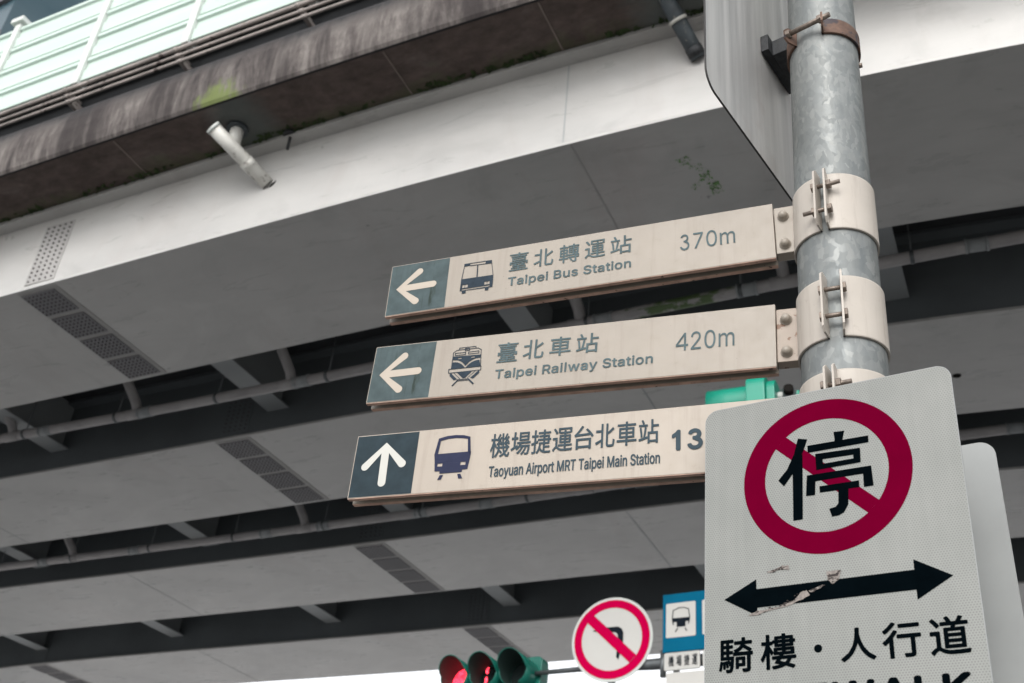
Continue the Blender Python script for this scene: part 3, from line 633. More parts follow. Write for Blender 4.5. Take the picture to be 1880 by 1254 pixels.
    's': (182, '91,-4 78,-3 67,-2 56,2 46,6 38,12 31,19 25,27 21,37 18,47 47,53 50,44 55,36 62,30 70,26 80,24 91,23 103,24 113,26 122,31 129,37 133,44 134,51 133,58 131,63 127,68 122,72 115,75 106,78 75,85 59,90 46,96 36,104 29,113 25,124 23,137 24,147 27,157 33,166 39,173 48,180 58,185 69,189 81,191 94,192 106,192 117,190 127,186 136,182 143,176 149,170 155,162 159,154 162,145 134,139 131,146 127,152 121,158 114,163 105,165 94,166 83,165 74,163 65,158 59,153 56,146 54,139 55,132 58,126 62,122 68,118 76,114 86,111 115,105 131,100 143,93 153,86 160,76 164,66 166,53 165,43 161,33 156,24 149,16 140,9 130,3 118,-1 105,-3|5,12,6 7,6,12 12,11,7 8,7,11 11,10,8 9,8,10 34,33,67 35,34,67 67,66,35 36,35,66 0,16,1 16,15,1 71,29,72 1,15,2 15,14,2 29,71,30 70,30,71 41,63,62 42,41,62 62,61,42 61,43,42 2,14,3 14,13,3 4,3,13 5,4,13 12,5,13 30,70,31 70,69,31 32,31,69 69,68,32 33,32,68 67,33,68 36,66,65 37,36,65 38,37,65 65,64,38 39,38,64 40,39,64 64,63,40 63,41,40 27,73,28 60,59,45 44,60,45 17,87,86 18,17,86 86,85,18 85,19,18 57,47,58 47,46,58 59,58,46 45,59,46 82,81,21 81,80,21 22,21,80 80,79,22 23,22,79 79,78,23 78,77,23 53,52,54 55,54,52 52,51,55 19,85,84 20,19,84 84,83,20 83,82,20 82,21,20 23,77,24 77,76,24 25,24,76 76,75,25 26,25,75 75,74,26 27,26,74 73,27,74 55,51,56 51,50,56 50,49,56 57,56,49 49,48,57 47,57,48 16,0,87 87,17,16 72,29,28 28,73,72 43,61,60 60,44,43'),
    't': (114, '102,190 102,164 3,164 3,190 32,236 63,236 63,49 64,41 65,35 68,31 72,27 78,26 85,25 93,26 101,27 107,1 96,-1 84,-2 69,-1 56,4 46,11 38,20 34,32 32,46 63,190 63,164 32,164 32,190|20,8,21 22,21,8 8,7,22 23,22,7 7,6,23 25,26,6 11,17,12 17,11,18 10,18,11 13,16,14 14,16,15 12,17,16 16,13,12 18,10,19 10,9,19 20,19,9 8,20,9 24,27,25 5,4,24 1,0,24 25,1,24 23,6,26 3,2,26 27,3,26 26,25,27 27,24,4'),
    'u': (205, '91,-3 79,-2 68,1 57,5 48,12 41,20 35,29 30,41 27,54 26,69 26,190 57,190 57,72 58,58 62,47 68,37 77,31 88,26 100,25 109,26 117,28 125,31 131,36 137,41 142,48 145,57 147,66 148,76 148,190 179,190 179,0 149,0 149,46 154,46 147,30 139,18 129,8 117,2 105,-1 149,35|10,9,12 17,0,18 0,17,1 1,17,2 17,16,2 2,16,3 16,15,3 4,3,15 5,4,15 6,5,15 15,14,6 7,6,14 14,13,7 8,7,13 9,8,13 12,9,13 10,12,11 19,38,37 37,20,19 20,37,36 21,20,36 36,35,21 35,22,21 30,33,31 32,33,25 26,25,33 27,26,33 33,30,27 30,29,27 28,27,29 22,35,34 23,22,34 34,32,23 24,23,32 32,25,24 18,0,38 38,19,18 32,34,39 33,32,39 31,33,39'),
    'w': (284, '69,0 11,190 44,190 67,107 77,68 88,21 82,21 93,67 103,107 126,190 158,190 181,107 191,68 201,21 196,21 206,68 217,107 240,190 272,190 215,0 184,0 159,86 152,112 145,140 138,169 145,169 138,140 131,112 124,86 99,0 85,34 198,33 142,154|2,1,3 4,0,6 3,1,0 0,4,3 28,8,7 8,28,27 27,26,8 26,24,8 24,9,8 6,0,29 5,6,29 29,28,5 28,7,5 6,5,30 21,11,22 23,22,11 25,23,11 11,10,25 14,13,31 13,15,31 16,19,18 18,17,16 15,13,19 19,16,15 19,13,20 13,14,20 21,20,14 14,12,21 11,21,12 24,26,32 24,32,25 9,24,25 25,10,9 5,7,30 4,6,30 12,14,31 23,25,32'),
    'y': (195, '24,-69 31,-43 36,-44 52,-44 57,-43 61,-41 65,-37 69,-32 72,-26 75,-18 81,-1 9,190 42,190 83,78 93,43 103,10 92,10 101,43 112,78 153,190 186,190 102,-29 98,-38 93,-47 88,-54 83,-59 76,-64 70,-68 62,-70 54,-72 46,-73 32,-72 97,29|30,3,2 30,2,31 0,31,2 1,0,2 4,28,27 5,4,27 3,30,29 29,28,3 28,4,3 18,15,20 20,19,18 20,15,21 15,18,17 10,9,21 21,15,10 16,10,15 16,15,32 10,16,14 13,10,14 5,27,26 26,25,5 6,5,25 25,24,6 7,6,24 24,23,7 23,22,7 8,7,22 22,21,8 21,9,8 10,13,11 12,11,13 15,17,32 14,16,32'),
}
_gl = {}
def glyphs(txt, off=0.0, space=1.0):
    k = (txt, off, space)
    if k not in _gl:
        c = bpy.data.curves.new('lettering', 'FONT')
        c.body, c.offset, c.resolution_u, c.space_character = txt, off, 5, space
        o = bpy.data.objects.new('lettering', c)
        col.objects.link(o)
        bpy.context.view_layer.update()
        ev = o.evaluated_get(bpy.context.evaluated_depsgraph_get())
        me = bpy.data.meshes.new_from_object(ev)
        bpy.data.objects.remove(o)
        bpy.data.curves.remove(c)
        xs, ys = [v.co.x for v in me.vertices], [v.co.y for v in me.vertices]
        _gl[k] = (me, min(xs), max(xs), min(ys), max(ys))
    return _gl[k]

FAT = ((0, 0), (1, 0), (-1, 0), (0, 1), (0, -1), (.7, .7), (-.7, .7), (.7, -.7), (-.7, -.7))
def put_box(mb, fr, txt, cx, cy, w, h, d, fat=0.0):
    """one character fitted to a box; fat thickens its strokes by that many metres each way"""
    me, x0, x1, y0, y1 = glyphs(txt)
    w, h = w - 2 * fat, h - 2 * fat
    sx, sy = w / (x1 - x0), h / (y1 - y0)
    for k, (ox, oy) in enumerate(FAT if fat else FAT[:1]):
        mb.merge_mesh(me, lambda c: fr.p(cx + (c.x - (x0 + x1) / 2) * sx + ox * fat, cy + (c.y - (y0 + y1) / 2) * sy + oy * fat, d + k * .00003))

def put_line(mb, fr, txt, xa, xb, base, cap, d, fat=0.0, space=1.0, base_end=None):
    """a text line from xa to xb, capitals `cap` tall on the baseline"""
    pen, ls = 0.0, []
    for ch in txt:
        if ch == ' ':
            pen += 500 * .281 * .70 * space
            continue
        adv, dat = GLYPH[ch]
        vs, fs = dat.split('|')
        vs = [tuple(map(int, v.split(','))) for v in vs.split()]
        fs = [tuple(map(int, f.split(','))) for f in fs.split()]
        ls.append((pen, vs, fs))
        pen += adv * space
    x0 = min(p + v[0] for p, vs, _ in ls for v in vs)
    x1 = max(p + v[0] for p, vs, _ in ls for v in vs)
    sx, sy = (xb - xa - 2 * fat) / (x1 - x0), (cap - 2 * fat) / 254
    k = ((base_end if base_end is not None else base) - base) / (xb - xa)
    for q, (ox, oy) in enumerate(FAT if fat else FAT[:1]):
        for p, vs, fs in ls:
            P = []
            for vx, vy in vs:
                x = xa + fat + (p + vx - x0) * sx
                P.append(fr.p(x + ox * fat, base + fat + k * (x - xa) + vy * sy + oy * fat, d + q * .00003))
            i = len(mb.v)
            mb.v += [tuple(v) for v in P]
            for f in fs:
                mb.f.append(tuple(i + v for v in f))
                mb.uv.append([(0, 0)] * 3)
                mb.sm.append(False)

# ------------------------------------------------------------------ ground
def ground_sheet(name, x0, y0, x1, y1, z, m):
    b = MB()
    b.poly([(x0, y0, z), (x1, y0, z), (x1, y1, z), (x0, y1, z)], [(x0, y0), (x1, y0), (x1, y1), (x0, y1)])
    o = b.build(name, m)
    o['kind'] = 'structure'
    return o
ground_sheet('ground', -2500, -2500, 2500, 2500, 0.0, M['asphalt'])
ground_sheet('bounce_ground', -400, 18, 400, 300, 0.002, M['bounce_ground'])  # unseen pale ground, added to bounce light onto the far girder undersides
ground_sheet('road', -120, 4.2, 120, 16, 0.004, M['asphalt'])
b = MB()
b.box((-120, -9, 0.0), (240, 0, 0), (0, 12.8, 0), (0, 0, .14))
o = b.build('pavement', M['paving'], bevel=.01); o['kind'] = 'structure'
b = MB()
b.box((-120, 3.803, 0.0), (240, 0, 0), (0, .18, 0), (0, 0, .137))
o = b.build('kerb', M['kerb'], bevel=.015); o['kind'] = 'structure'
b = MB()
for k in range(-12, 13):
    x = k * 6.0
    b.poly([(x, 12, .008), (x + 3, 12, .008), (x + 3, 12.15, .008), (x, 12.15, .008)])
o = b.build('road_markings', M['road_mark']); o['kind'] = 'structure'

# ------------------------------------------------------------------ the elevated viaduct (a gentle curve in plan)
CX, CY = 134.198, 265.564
A0 = math.atan2(-CY, -CX)
RE = {'1n': 291.161, '1f': 289.316, '2n': 287.785, '2f': 285.893, '3n': 284.461, '3f': 282.506, '4n': 280.928, '4f': 278.944}
DC = (0.00033, -0.05298, -0.0143557, -0.00113396, -2.70137e-05)
ZF, ZW = 8.2, 9.25          # girder underside, deck underside
ROUT = 291.87
def bend(s):
    s = max(-20.5, min(1.5, s))
    return sum(c * s ** i for i, c in enumerate(DC))
def br(s, rad, z):
    a = A0 + s / 280.0
    q = rad + bend(s)
    return Vector((CX + q * math.cos(a), CY + q * math.sin(a), z))
def radial(s):
    a = A0 + s / 280.0
    return Vector((math.cos(a), math.sin(a), 0))
def along(s):
    a = A0 + s / 280.0
    return Vector((-math.sin(a), math.cos(a), 0))
S0, S1, DS = -62.0, 42.0, .4
def srange(a, b, d=DS):
    n = max(1, int(round((b - a) / d)))
    return [a + (b - a) * k / n for k in range(n + 1)]
def sweep(mb, prof, a=S0, b=S1, d=DS, closed=True, v0=0.0, caps=True):
    """profile [(radius, z)] carried along the curve; uv = (metres along, metres round the profile)"""
    ss = srange(a, b, d)
    pr = prof + ([prof[0]] if closed else [])
    vl = [v0]
    for p, q in zip(pr, pr[1:]):
        vl.append(vl[-1] + math.hypot(q[0] - p[0], q[1] - p[1]))
    for k in range(len(pr) - 1):
        rows = [[br(s, *pr[k]), br(s, *pr[k + 1])] for s in ss]
        mb.grid(rows, False, False, [[(s, vl[k]), (s, vl[k + 1])] for s in ss])
    if closed and caps:
        mb.poly([br(ss[0], *p) for p in prof])
        mb.poly([br(ss[-1], *p) for p in reversed(prof)])

via = thing('elevated_viaduct', br(-4, 285, 0), 'grey steel box-girder viaduct with a stained concrete edge overhead', 'viaduct')
# deck underside between and beyond the girders, and the overhanging soffit
b = MB()
sweep(b, [(291.2, ZW), (278.3, ZW), (278.3, ZW + .28), (291.2, ZW + .28)])
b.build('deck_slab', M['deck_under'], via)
b = MB()
sweep(b, [(ROUT - .036, ZW - .004), (291.12, ZW - .004), (291.12, ZW + .27), (ROUT - .036, ZW + .27)])
sof = b.build('overhang_soffit', M['soffit'], via)
for k in range(14):                               # raised formwork lines across the soffit
    s = -26 + k * 2.36 + .5 * math.sin(k * 2.3)
    b = MB()
    P, q = br(s, 291.14, ZW - .012), along(s)
    b.box(P - q * .007, radial(s) * .68, q * .014, (0, 0, .012))
    b.build('formwork_line', M['joint'], sof)
b = MB()                                          # ragged moss and dirt hanging where the soffit meets the girder
rng = random.Random(5)
for _ in range(900):
    s = rng.uniform(-13, 1.5)
    if math.sin(s * 3.1) + math.sin(s * 7.7 + 1) + rng.uniform(-1, 1) < -.2:
        continue
    c = br(s, rng.uniform(291.245, 291.33) , ZW - .006)
    a, w = rng.uniform(0, 6.28), rng.uniform(.01, .05)
    d1, d2 = Vector((math.cos(a), math.sin(a), 0)) * w, Vector((-math.sin(a), math.cos(a), 0)) * w * .6
    hz = Vector((0, 0, -rng.uniform(.004, .030)))
    b.poly([c - d1, c + d2 + hz * .4, c + d1, c - d2 + hz])
    b.poly([c - d2 + hz, c + d1, c + hz * 1.1 + d1 * .2])
fr_ = b.build('moss_fringe', M['fringe'], sof, weld=False)
fr_['kind'] = 'stuff'
b2 = [(ROUT - .010, ZW - .012), (ROUT + .012, ZW + .02), (ROUT + .030, ZW + .12), (ROUT + .045, ZW + .30), (ROUT + .038, ZW + .46), (ROUT + .012, ZW + .60), (ROUT - .03, ZW + .68), (ROUT - .24, ZW + .68), (ROUT - .24, ZW + .02), (ROUT - .035, ZW + .02), (ROUT - .035, ZW - .012)]
# v measures up from the drip edge
b = MB()
ss = srange(S0, S1, .25)
vl = [0.0]
for p, q in zip(b2, b2[1:] + b2[:1]):
    vl.append(vl[-1] + math.hypot(q[0] - p[0], q[1] - p[1]))
for k in range(len(b2)):
    p, q = b2[k], b2[(k + 1) % len(b2)]
    b.grid([[br(s, *q), br(s, *p)] for s in ss], False, False, [[(s, vl[k + 1]), (s, vl[k])] for s in ss])
b.build('parapet', M['parapet'], via, weld=False)

SPL = (-8.60, -18.85, 3.9)
def hexbolt(mb, c, ax, r, h):
    """low domed bolt head, six sided"""
    ax = Vector(ax)
    e = ax.orthogonal().normalized()
    f = ax.cross(e)
    lo = [Vector(c) + (e * math.cos(R(60 * k)) + f * math.sin(R(60 * k))) * r for k in range(6)]
    hi = [p + ax * h - (p - Vector(c)) * .35 for p in lo]
    for k in range(6):
        k2 = (k + 1) % 6
        mb.poly([lo[k], lo[k2], hi[k2], hi[k]])
    mb.poly(hi)
for gi in '1234':
    rn, rf = RE[gi + 'n'], RE[gi + 'f']
    b = MB()
    ov = .035                                      # the bottom flange stands a little proud of the webs
    w1, w2 = rn - ov, rf + ov
    sweep(b, [(rn, ZF), (rf, ZF), (rf, ZF + .03), (rn, ZF + .03)])
    g = b.build('box_girder', M['steel'], via, weld=False)
    b = MB()
    sweep(b, [(w1, ZF + .0305), (w2, ZF + .0305), (w2, ZW - .055), (rf - .12, ZW - .05), (rf - .12, ZW - .004), (rn + .10, ZW - .006), (rn + .10, ZW - .05), (w1, ZW - .055)])
    b.build('girder_web', M['steel'] if gi == '1' else M['steel_shaded'], g, weld=False)  # inner webs get the copy with shade painted in
    for sc in SPL:
        hw = .27
        # web cover plate, near side
        q, rd = along(sc), radial(sc)
        b = MB()
        b.box(br(sc, w1 + .001, ZF + .09) - q * (hw - .06), q * (2 * hw - .12), rd * .008, (0, 0, .80))
        b.slots = [(len(b.f), M['bolt_grey'])]
        for i in range(5):
            for j in range(13):
                hexbolt(b, br(sc, w1 + .009, ZF + .13 + j * .06) + q * (-.165 + i * .0825), rd, .0135, .012)
        wp = b.build('web_splice_plate', M['splice_light'] if gi == '1' else M['steel_shaded'], g, weld=False)
        # underside cover plates: a backing strip and four bolted fields
        b = MB()
        W = rn - rf
        b.box(br(sc, rf + .03, ZF - .006) - q * hw, q * (2 * hw), rd * (W - .06), (0, 0, .0055))
        bp = b.build('flange_backing_strip', M['splice_light'], g)
        n_f = 4
        fw_ = (W - .22) / n_f
        for k in range(n_f):
            b = MB()
            r_a = rf + .07 + k * (fw_ + .035)
            b.box(br(sc, r_a, ZF - .016) - q * (hw - .01), q * (2 * hw - .02 - .055), rd * (fw_ - .035), (0, 0, .0096))
            b.slots = [(len(b.f), M['bolt_grey'])]
            for i in range(8):
                for j in range(7):
                    hexbolt(b, br(sc, r_a + .03 + j * (fw_ - .095) / 6, ZF - .016) + q * (-hw + .04 + i * (2 * hw - .14) / 7), (0, 0, -1), .013, .012)
            b.build('splice_plate', M['splice'], g, weld=False)
    # butt-weld seams
    for sm in ((-2.74,) if gi == '1' else (-13.9, -3.4) if gi == '2' else (-4.6, -13.2) if gi == '3' else (-3.2, -14.6)):
        b = MB()
        q, rd = along(sm), radial(sm)
        b.box(br(sm, rf + .01, ZF - .0025) - q * .008, q * .016, rd * (rn - rf - .02), (0, 0, .002))
        b.build('weld_seam', M['beam_paint'] if gi != '1' else M['splice_light'], g)
    if gi == '1':
        b = MB()
        q = along(-2.82)
        b.box(br(-2.82, w1 + .0005, ZF + .04) - q * .006, q * .012, radial(-2.82) * .002, (0, 0, .95))
        b.build('web_seam', M['beam_paint'], g)
        rng = random.Random(3)
        for (s, rr, nn) in ((-1.95, 290.66, 5), (-1.88, 290.55, 3), (-1.83, 290.44, 3), (-1.93, 290.33, 2), (-1.80, 290.30, 8), (-1.79, 290.22, 4), (-1.84, 290.42, 3)):
            b = MB()                                # little weeds and moss growing from the drain seam
            for _ in range(nn * 6):
                c = br(s + rng.uniform(-.05, .05), rr + rng.uniform(-.045, .045), ZF - .003)
                a, w = rng.uniform(0, 6.28), rng.uniform(.008, .018)
                d1, d2 = Vector((math.cos(a), math.sin(a), 0)) * w, Vector((-math.sin(a), math.cos(a), 0)) * w * .5
                dz = Vector((0, 0, -rng.uniform(.002, .008)))
                b.poly([c, c + d1 * .5 + d2 + dz * .5, c + d1 + dz, c + d1 * .5 - d2 + dz * .5])
            b.build('moss_tuft', M['moss'], g)
    if gi == '2':
        b = MB()
        c = br(-.278, 286.70, ZF - .0022)
        b.poly([c + Vector((math.cos(-k * .5236) * .045, math.sin(-k * .5236) * .045, 0)) for k in range(12)])
        b.build('drain_hole', M['dark_gap'], g)

# cross beams in the three gaps
for gap, (ra, rb) in enumerate((('1f', '2n'), ('2f', '3n'), ('3f', '4n'))):
    for k in range(-4, 10):
        s = -.72 - 3.63 * k + (.03 if gap else .0)
        q, rd = along(s), radial(s)
        hi_r, lo_r = RE[ra] + .03, RE[rb] - .03
        L = hi_r - lo_r
        b = MB()
        zb = ZF + .32
        b.box(br(s, lo_r, zb) - q * .16, q * .32, rd * L, (0, 0, .022))
        b.box(br(s, lo_r, zb + .022) - q * .012, q * .024, rd * L, (0, 0, ZW - zb - .03))
        b.build('cross_beam', M['beam_paint'], via, weld=False)
# concrete piers, out of the picture to either side
for s in (-46.0, 16.0):
    b = MB()
    q, rd = along(s), radial(s)
    b.box(br(s, 284.0, -.3) - q * .9, q * 1.8, rd * 2.4, (0, 0, 7.0))
    b.box(br(s, 278.6, 6.7) - q * 1.0, q * 2.0, rd * 12.9, (0, 0, 1.42))
    b.build('pier', M['pier'], via, bevel=.06)

# ------------------------------------------------------------------ conduits along the parapet
for i, (z, rr, lab) in enumerate(((10.285, .024, 'uppermost of three pale rusty conduits running under the mint noise barrier'),
                                  (10.175, .016, 'middle of three pale rusty conduits running along the stained parapet'),
                                  (10.07, .017, 'lowest of three pale rusty conduits, just above the stained parapet face'))):
    t = thing('conduit', br(-6, 291.86, z), lab, 'conduit', 'conduits along the viaduct edge')
    b = MB()
    b.tube([br(s, 291.88, z) for s in srange(S0, 30, .5)], rr, 10)
    b.build('conduit_pipe', M['conduit'], t)
    for k in range(-8, 14):
        s = -.85 - 1.48 * k + .06 * (i - 1)
        b = MB()
        b.tube([br(s - .03, 291.88, z), br(s + .03, 291.88, z)], rr + .006, 10)
        b.box(br(s, 291.66, z - .02) - along(s) * .02, along(s) * .04, radial(s) * .2, (0, 0, .04))
        b.build('conduit_clamp', M['conduit'], t)
b = MB()
sweep(b, [(291.64, 9.93), (291.60, 9.93), (291.60, 11.2), (291.64, 11.2)])
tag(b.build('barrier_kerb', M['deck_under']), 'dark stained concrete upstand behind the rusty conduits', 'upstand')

# ------------------------------------------------------------------ noise barrier
nb = thing('noise_barrier', br(-6, 291.7, 9.93), 'mint green louvred noise barrier with white posts on the viaduct edge', 'noise barrier')
PB = 291.86
for k in range(-6, 14):
    s = -.80 - 1.48 * k
    q, rd = along(s), radial(s)
    b = MB()
    b.box(br(s, PB - .10, 10.33) - q * .045, q * .09, rd * .15, (0, 0, 1.62))
    p = b.build('barrier_post', M['post_white'], nb, bevel=.008)
    b = MB()
    b.box(br(s, PB - .11, 11.95) - q * .10, q * .20, rd * .20, (0, 0, .07))
    b.build('post_cap', M['post_white'], p, bevel=.008)
    b = MB()                                        # one louvred panel between two posts
    sa, sb = s + .047, s + 1.48 - .047
    zb = 10.36
    prof = []
    for j in range(4):
        z0 = zb + j * .388
        prof += [(PB - .035, z0 + .010), (PB + .012, z0 + .022), (PB + .018, z0 + .17), (PB - .002, z0 + .185), (PB - .002, z0 + .30), (PB + .026, z0 + .318), (PB + .022, z0 + .372), (PB - .035, z0 + .386)]
    sweep(b, [(r_, z_) for r_, z_ in prof], sa, sb, .7, closed=False)
    b.poly([br(sa, PB - .04, zb), br(sb, PB - .04, zb), br(sb, PB - .04, zb + 1.55), br(sa, PB - .04, zb + 1.55)])
    b.build('barrier_panel', M['barrier'], nb, weld=False)

# ------------------------------------------------------------------ drain pipes
def gutter(rm, zfun, risers, couplings, hang, label):
    t = thing('drain_pipe', br(-6, rm, zfun(-6)), label, 'drain pipe', 'drain pipes slung between the girders')
    b = MB()
    ss = srange(-34, 8, .4)
    rows, uvs = [], []
    for s in ss:
        c, rd = br(s, rm, zfun(s)), radial(s)
        rows.append([c + (rd * math.cos(R(22.5 * k)) + Vector((0, 0, 1)) * math.sin(R(22.5 * k))) * .061 for k in range(16)])
        uvs.append([(s, k / 16) for k in range(16)])
    b.grid(rows, True, True, uvs)
    b.build('main_pipe', M['gutter'], t, weld=False)
    for s in couplings:
        b = MB()
        for d0, d1, rr in ((-.09, .09, .066), (-.10, -.08, .072), (.08, .10, .072)):
            b.tube([br(s + d0, rm, zfun(s)), br(s + d1, rm, zfun(s))], rr, 16)
        b.build('coupling', M['beam_paint'], t)
    for s in risers:
        z = zfun(s)
        b = MB()
        b.tube([br(s - .03, rm + .30, ZW + .02), br(s - .03, rm + .30, z + .42), br(s - .02, rm + .26, z + .32), br(s, rm + .06, z + .14), br(s, rm + .01, z + .06), br(s, rm, z)], .061, 14)
        b.tube([br(s - .03, rm + .30, z + .38), br(s - .03, rm + .30, z + .56)], .070, 14)
        b.tube([br(s - .13, rm, z), br(s + .13, rm, z)], .0665, 14)
        b.build('riser', M['gutter'], t)
    for s in hang:
        z = zfun(s)
        b = MB()
        b.tube([br(s, rm, ZW + .01), br(s, rm, z + .05)], .009, 6)
        b.tube([br(s - .018, rm, z), br(s + .018, rm, z)], .069, 16)
        b.build('hanger', M['mast'], t)
R1, R2 = (RE['1f'] + RE['2n']) / 2, (RE['2f'] + RE['3n']) / 2
def z1(s):
    s = max(-13, min(1.5, s))
    return 8.277 + .0040 * (s + 6.3) ** 2 * (1 if s > -6.3 else .45)
def z2(s):
    s = max(-16, min(1.5, s))
    return 8.20 + (.0030 * (s + 7) ** 2 if s > -7 else 0.004 * -(s + 7))
gutter(R1, z1, (-11.6, -9.5, -7.2, -3.65, -1.6), (-11.0, -9.35, -7.04, -3.4, -1.95, .1, -13.4, -16),
       [-.45 - 1.56 * k for k in range(-3, 14)], 'mossy grey drain pipe slung nearest, between the first two girders')
gutter(R2, z2, (-13.7, -9.24, -4.9, -1.0), (-14.3, -12.4, -9.9, -8.9, -7.3, -6.3, -4.3, -1.6, .2, -16.5),
       [-.9 - 1.6 * k for k in range(-3, 14)], 'grey drain pipe slung farther back, between the second and third girders')

# white wye downpipe from the overhang into the girder web
Pa = br(-6.06, 291.50, ZW)
Pb = br(-5.86, RE['1n'] - .04, 8.77)
wye = thing('downpipe', Pa, 'pale plastic wye downpipe with a capped stub, from mossy soffit into girder', 'downpipe', 'short downpipes under the overhang')
J = Pa + Vector((0, 0, -.26))
ax = (Pb - J).normalized()
cap = J - ax * .26
b = MB()
b.tube([Pa + Vector((0, 0, .02)), J], .066, 20)
b.build('drop_pipe', M['pipe_pale'], wye)
b = MB()
b.tube([cap, J, Pb], .070, 20)
b.build('slanting_pipe', M['pipe_pale'], wye)
b = MB()
b.tube([cap - ax * .004, cap + ax * .028], .076, 20)
b.build('end_cap', M['post_white'], wye)
b = MB()
mid = J + (Pb - J) * .5
b.tube([mid - ax * .06, mid + ax * .03], .075, 20)
b.tube([mid - ax * .06, mid - ax * .05], .079, 20)
b.build('pipe_joint', M['pipe_pale'], wye)
b = MB()
b.tube([Pa + Vector((0, 0, -.045)), Pa + Vector((0, 0, -.002))], .105, 20)
b.build('inlet_collar', M['pipe_dark'], wye)
b = MB()
b.tube([Pb - ax * .012 + Vector((.05, .02, .01)), Pb + ax * .05 + Vector((.05, .02, .01))], .085, 18)
b.build('inlet_socket', M['dark_gap'], wye)
Pd = br(-5.62, 291.24, ZW)
b = MB()
b.tube([Pd + Vector((0, 0, -.035)), Pd + Vector((0, 0, -.002))], .075, 16)
b.tube([Pd, Pd + Vector((0, .01, -.20))], .016, 8)
tag(b.build('drain_stub', M['black_steel']), 'small black drain stub with thin rod under the mossy soffit', 'drain stub')

Qa = br(-1.86, 291.55, ZW)
Qb = br(-1.69, RE['1n'] - .02, 8.845)
hose = thing('downpipe', Qa, 'grimy dark downpipe with a pale ring, top right under the overhang', 'downpipe', 'short downpipes under the overhang')
b = MB()
b.tube([Qa, Qa.lerp(Qb, .3), Qa.lerp(Qb, .7), Qb], [.066, .070, .068, .066], 18)
b.build('hose', M['pipe_dark'], hose)
b = MB()
m_ = Qa.lerp(Qb, .42)
dd = (Qb - Qa).normalized()
b.tube([m_ - dd * .014, m_ + dd * .014], .080, 18)
b.build('ring', M['ring_pale'], hose)
b = MB()
b.tube([Qb - dd * .10, Qb - dd * .02], .072, 18)
b.build('end_sleeve', M['black_steel'], hose)

# ------------------------------------------------------------------ office tower beyond, above the barrier
tw = thing('office_tower', (-24, 40, 0), 'blue-grey glass office tower beyond the noise barrier', 'tower')
ta = R(-34)
tu, tn = Vector((math.cos(ta), math.sin(ta), 0)), Vector((math.sin(ta), -math.cos(ta), 0))
To = Vector((-24.0, 38.6, 0))
b = MB()
b.box(To - tu * 44, tu * 40, -tn * 12, (0, 0, 70))
b.build('glass_walls', M['glass'], tw)
b = MB()
for k in range(18):
    b.box(To - tu * 44.1 + tn * .003 + Vector((0, 0, k * 3.9)), tu * 40.2, tn * .22, (0, 0, 1.25))
b.build('floor_bands', M['tower_band'], tw)
for k in range(-10, -1):
    b = MB()
    b.box(To + tu * (k * 4.1 + .25) + tn * .22, tu * .62, tn * .34, (0, 0, 70))
    b.build('stone_pier', M['tower_pier'], tw)
b = MB()
for k in range(-31, -3):
    if (k * 1.37) % 4.1 > .3:
        b.box(To + tu * (k * 1.37) + tn * .002, tu * .09, tn * .12, (0, 0, 69.8))
b.build('mullions', M['tower_band'], tw)

# ------------------------------------------------------------------ the galvanised pole
PC = Vector((.66378, 1.88664, 0))
def pole_c(z):
    return Vector((PC.x + .0235 * (z - 2.8) * .8, PC.y - .0077 * (z - 2.8), z))
def pole_r(z):
    return .0843 - .0046 * (z - 2.8)
po = thing('sign_pole', (PC.x, PC.y, .14), 'thick mottled galvanised steel pole carrying all the signs in front', 'pole')
b = MB()
rows = [[pole_c(z) + Vector((math.cos(a), math.sin(a), 0)) * pole_r(z) for a in [2 * math.pi * k / 64 for k in range(64)]] for z in [.14 + .18 * k for k in range(32)]]
b.grid(rows, True, True)
b.poly(rows[-1])
b.build('shaft', M['galv'], po)
b = MB()
b.tube([(PC.x, PC.y, .141), (PC.x, PC.y, .165)], .16, 24)
b.build('base_plate', M['galv'], po)
tc = Vector((PC.x, PC.y, 0)).normalized()              # away from the camera
tr = Vector((tc.y, -tc.x, 0))
b = MB()
c = pole_c(3.696)
dv = (tr * .995 - tc * .1).normalized()
b.tube([c + dv * (pole_r(3.696) - .002), c + dv * (pole_r(3.696) + .007)], .006, 8)
b.build('bolt', M['bolt_rust'], po)

def around(z, ang, rad):
    """point on a circle about the pole; ang = degrees right of the side that faces the camera"""
    d = -tc * math.cos(R(ang)) + tr * math.sin(R(ang))
    return pole_c(z) + d * rad

def hexnut(mb, c, ax, r, h):
    ax = Vector(ax).normalized()
    e = ax.orthogonal().normalized()
    f = ax.cross(e)
    lo = [Vector(c) + (e * math.cos(R(60 * k)) + f * math.sin(R(60 * k))) * r for k in range(6)]
    hi = [p + ax * h for p in lo]
    for k in range(6):
        k2 = (k + 1) % 6
        mb.poly([lo[k], lo[k2], hi[k2], hi[k]])
    mb.poly(hi)
    mb.poly(list(reversed(lo)))

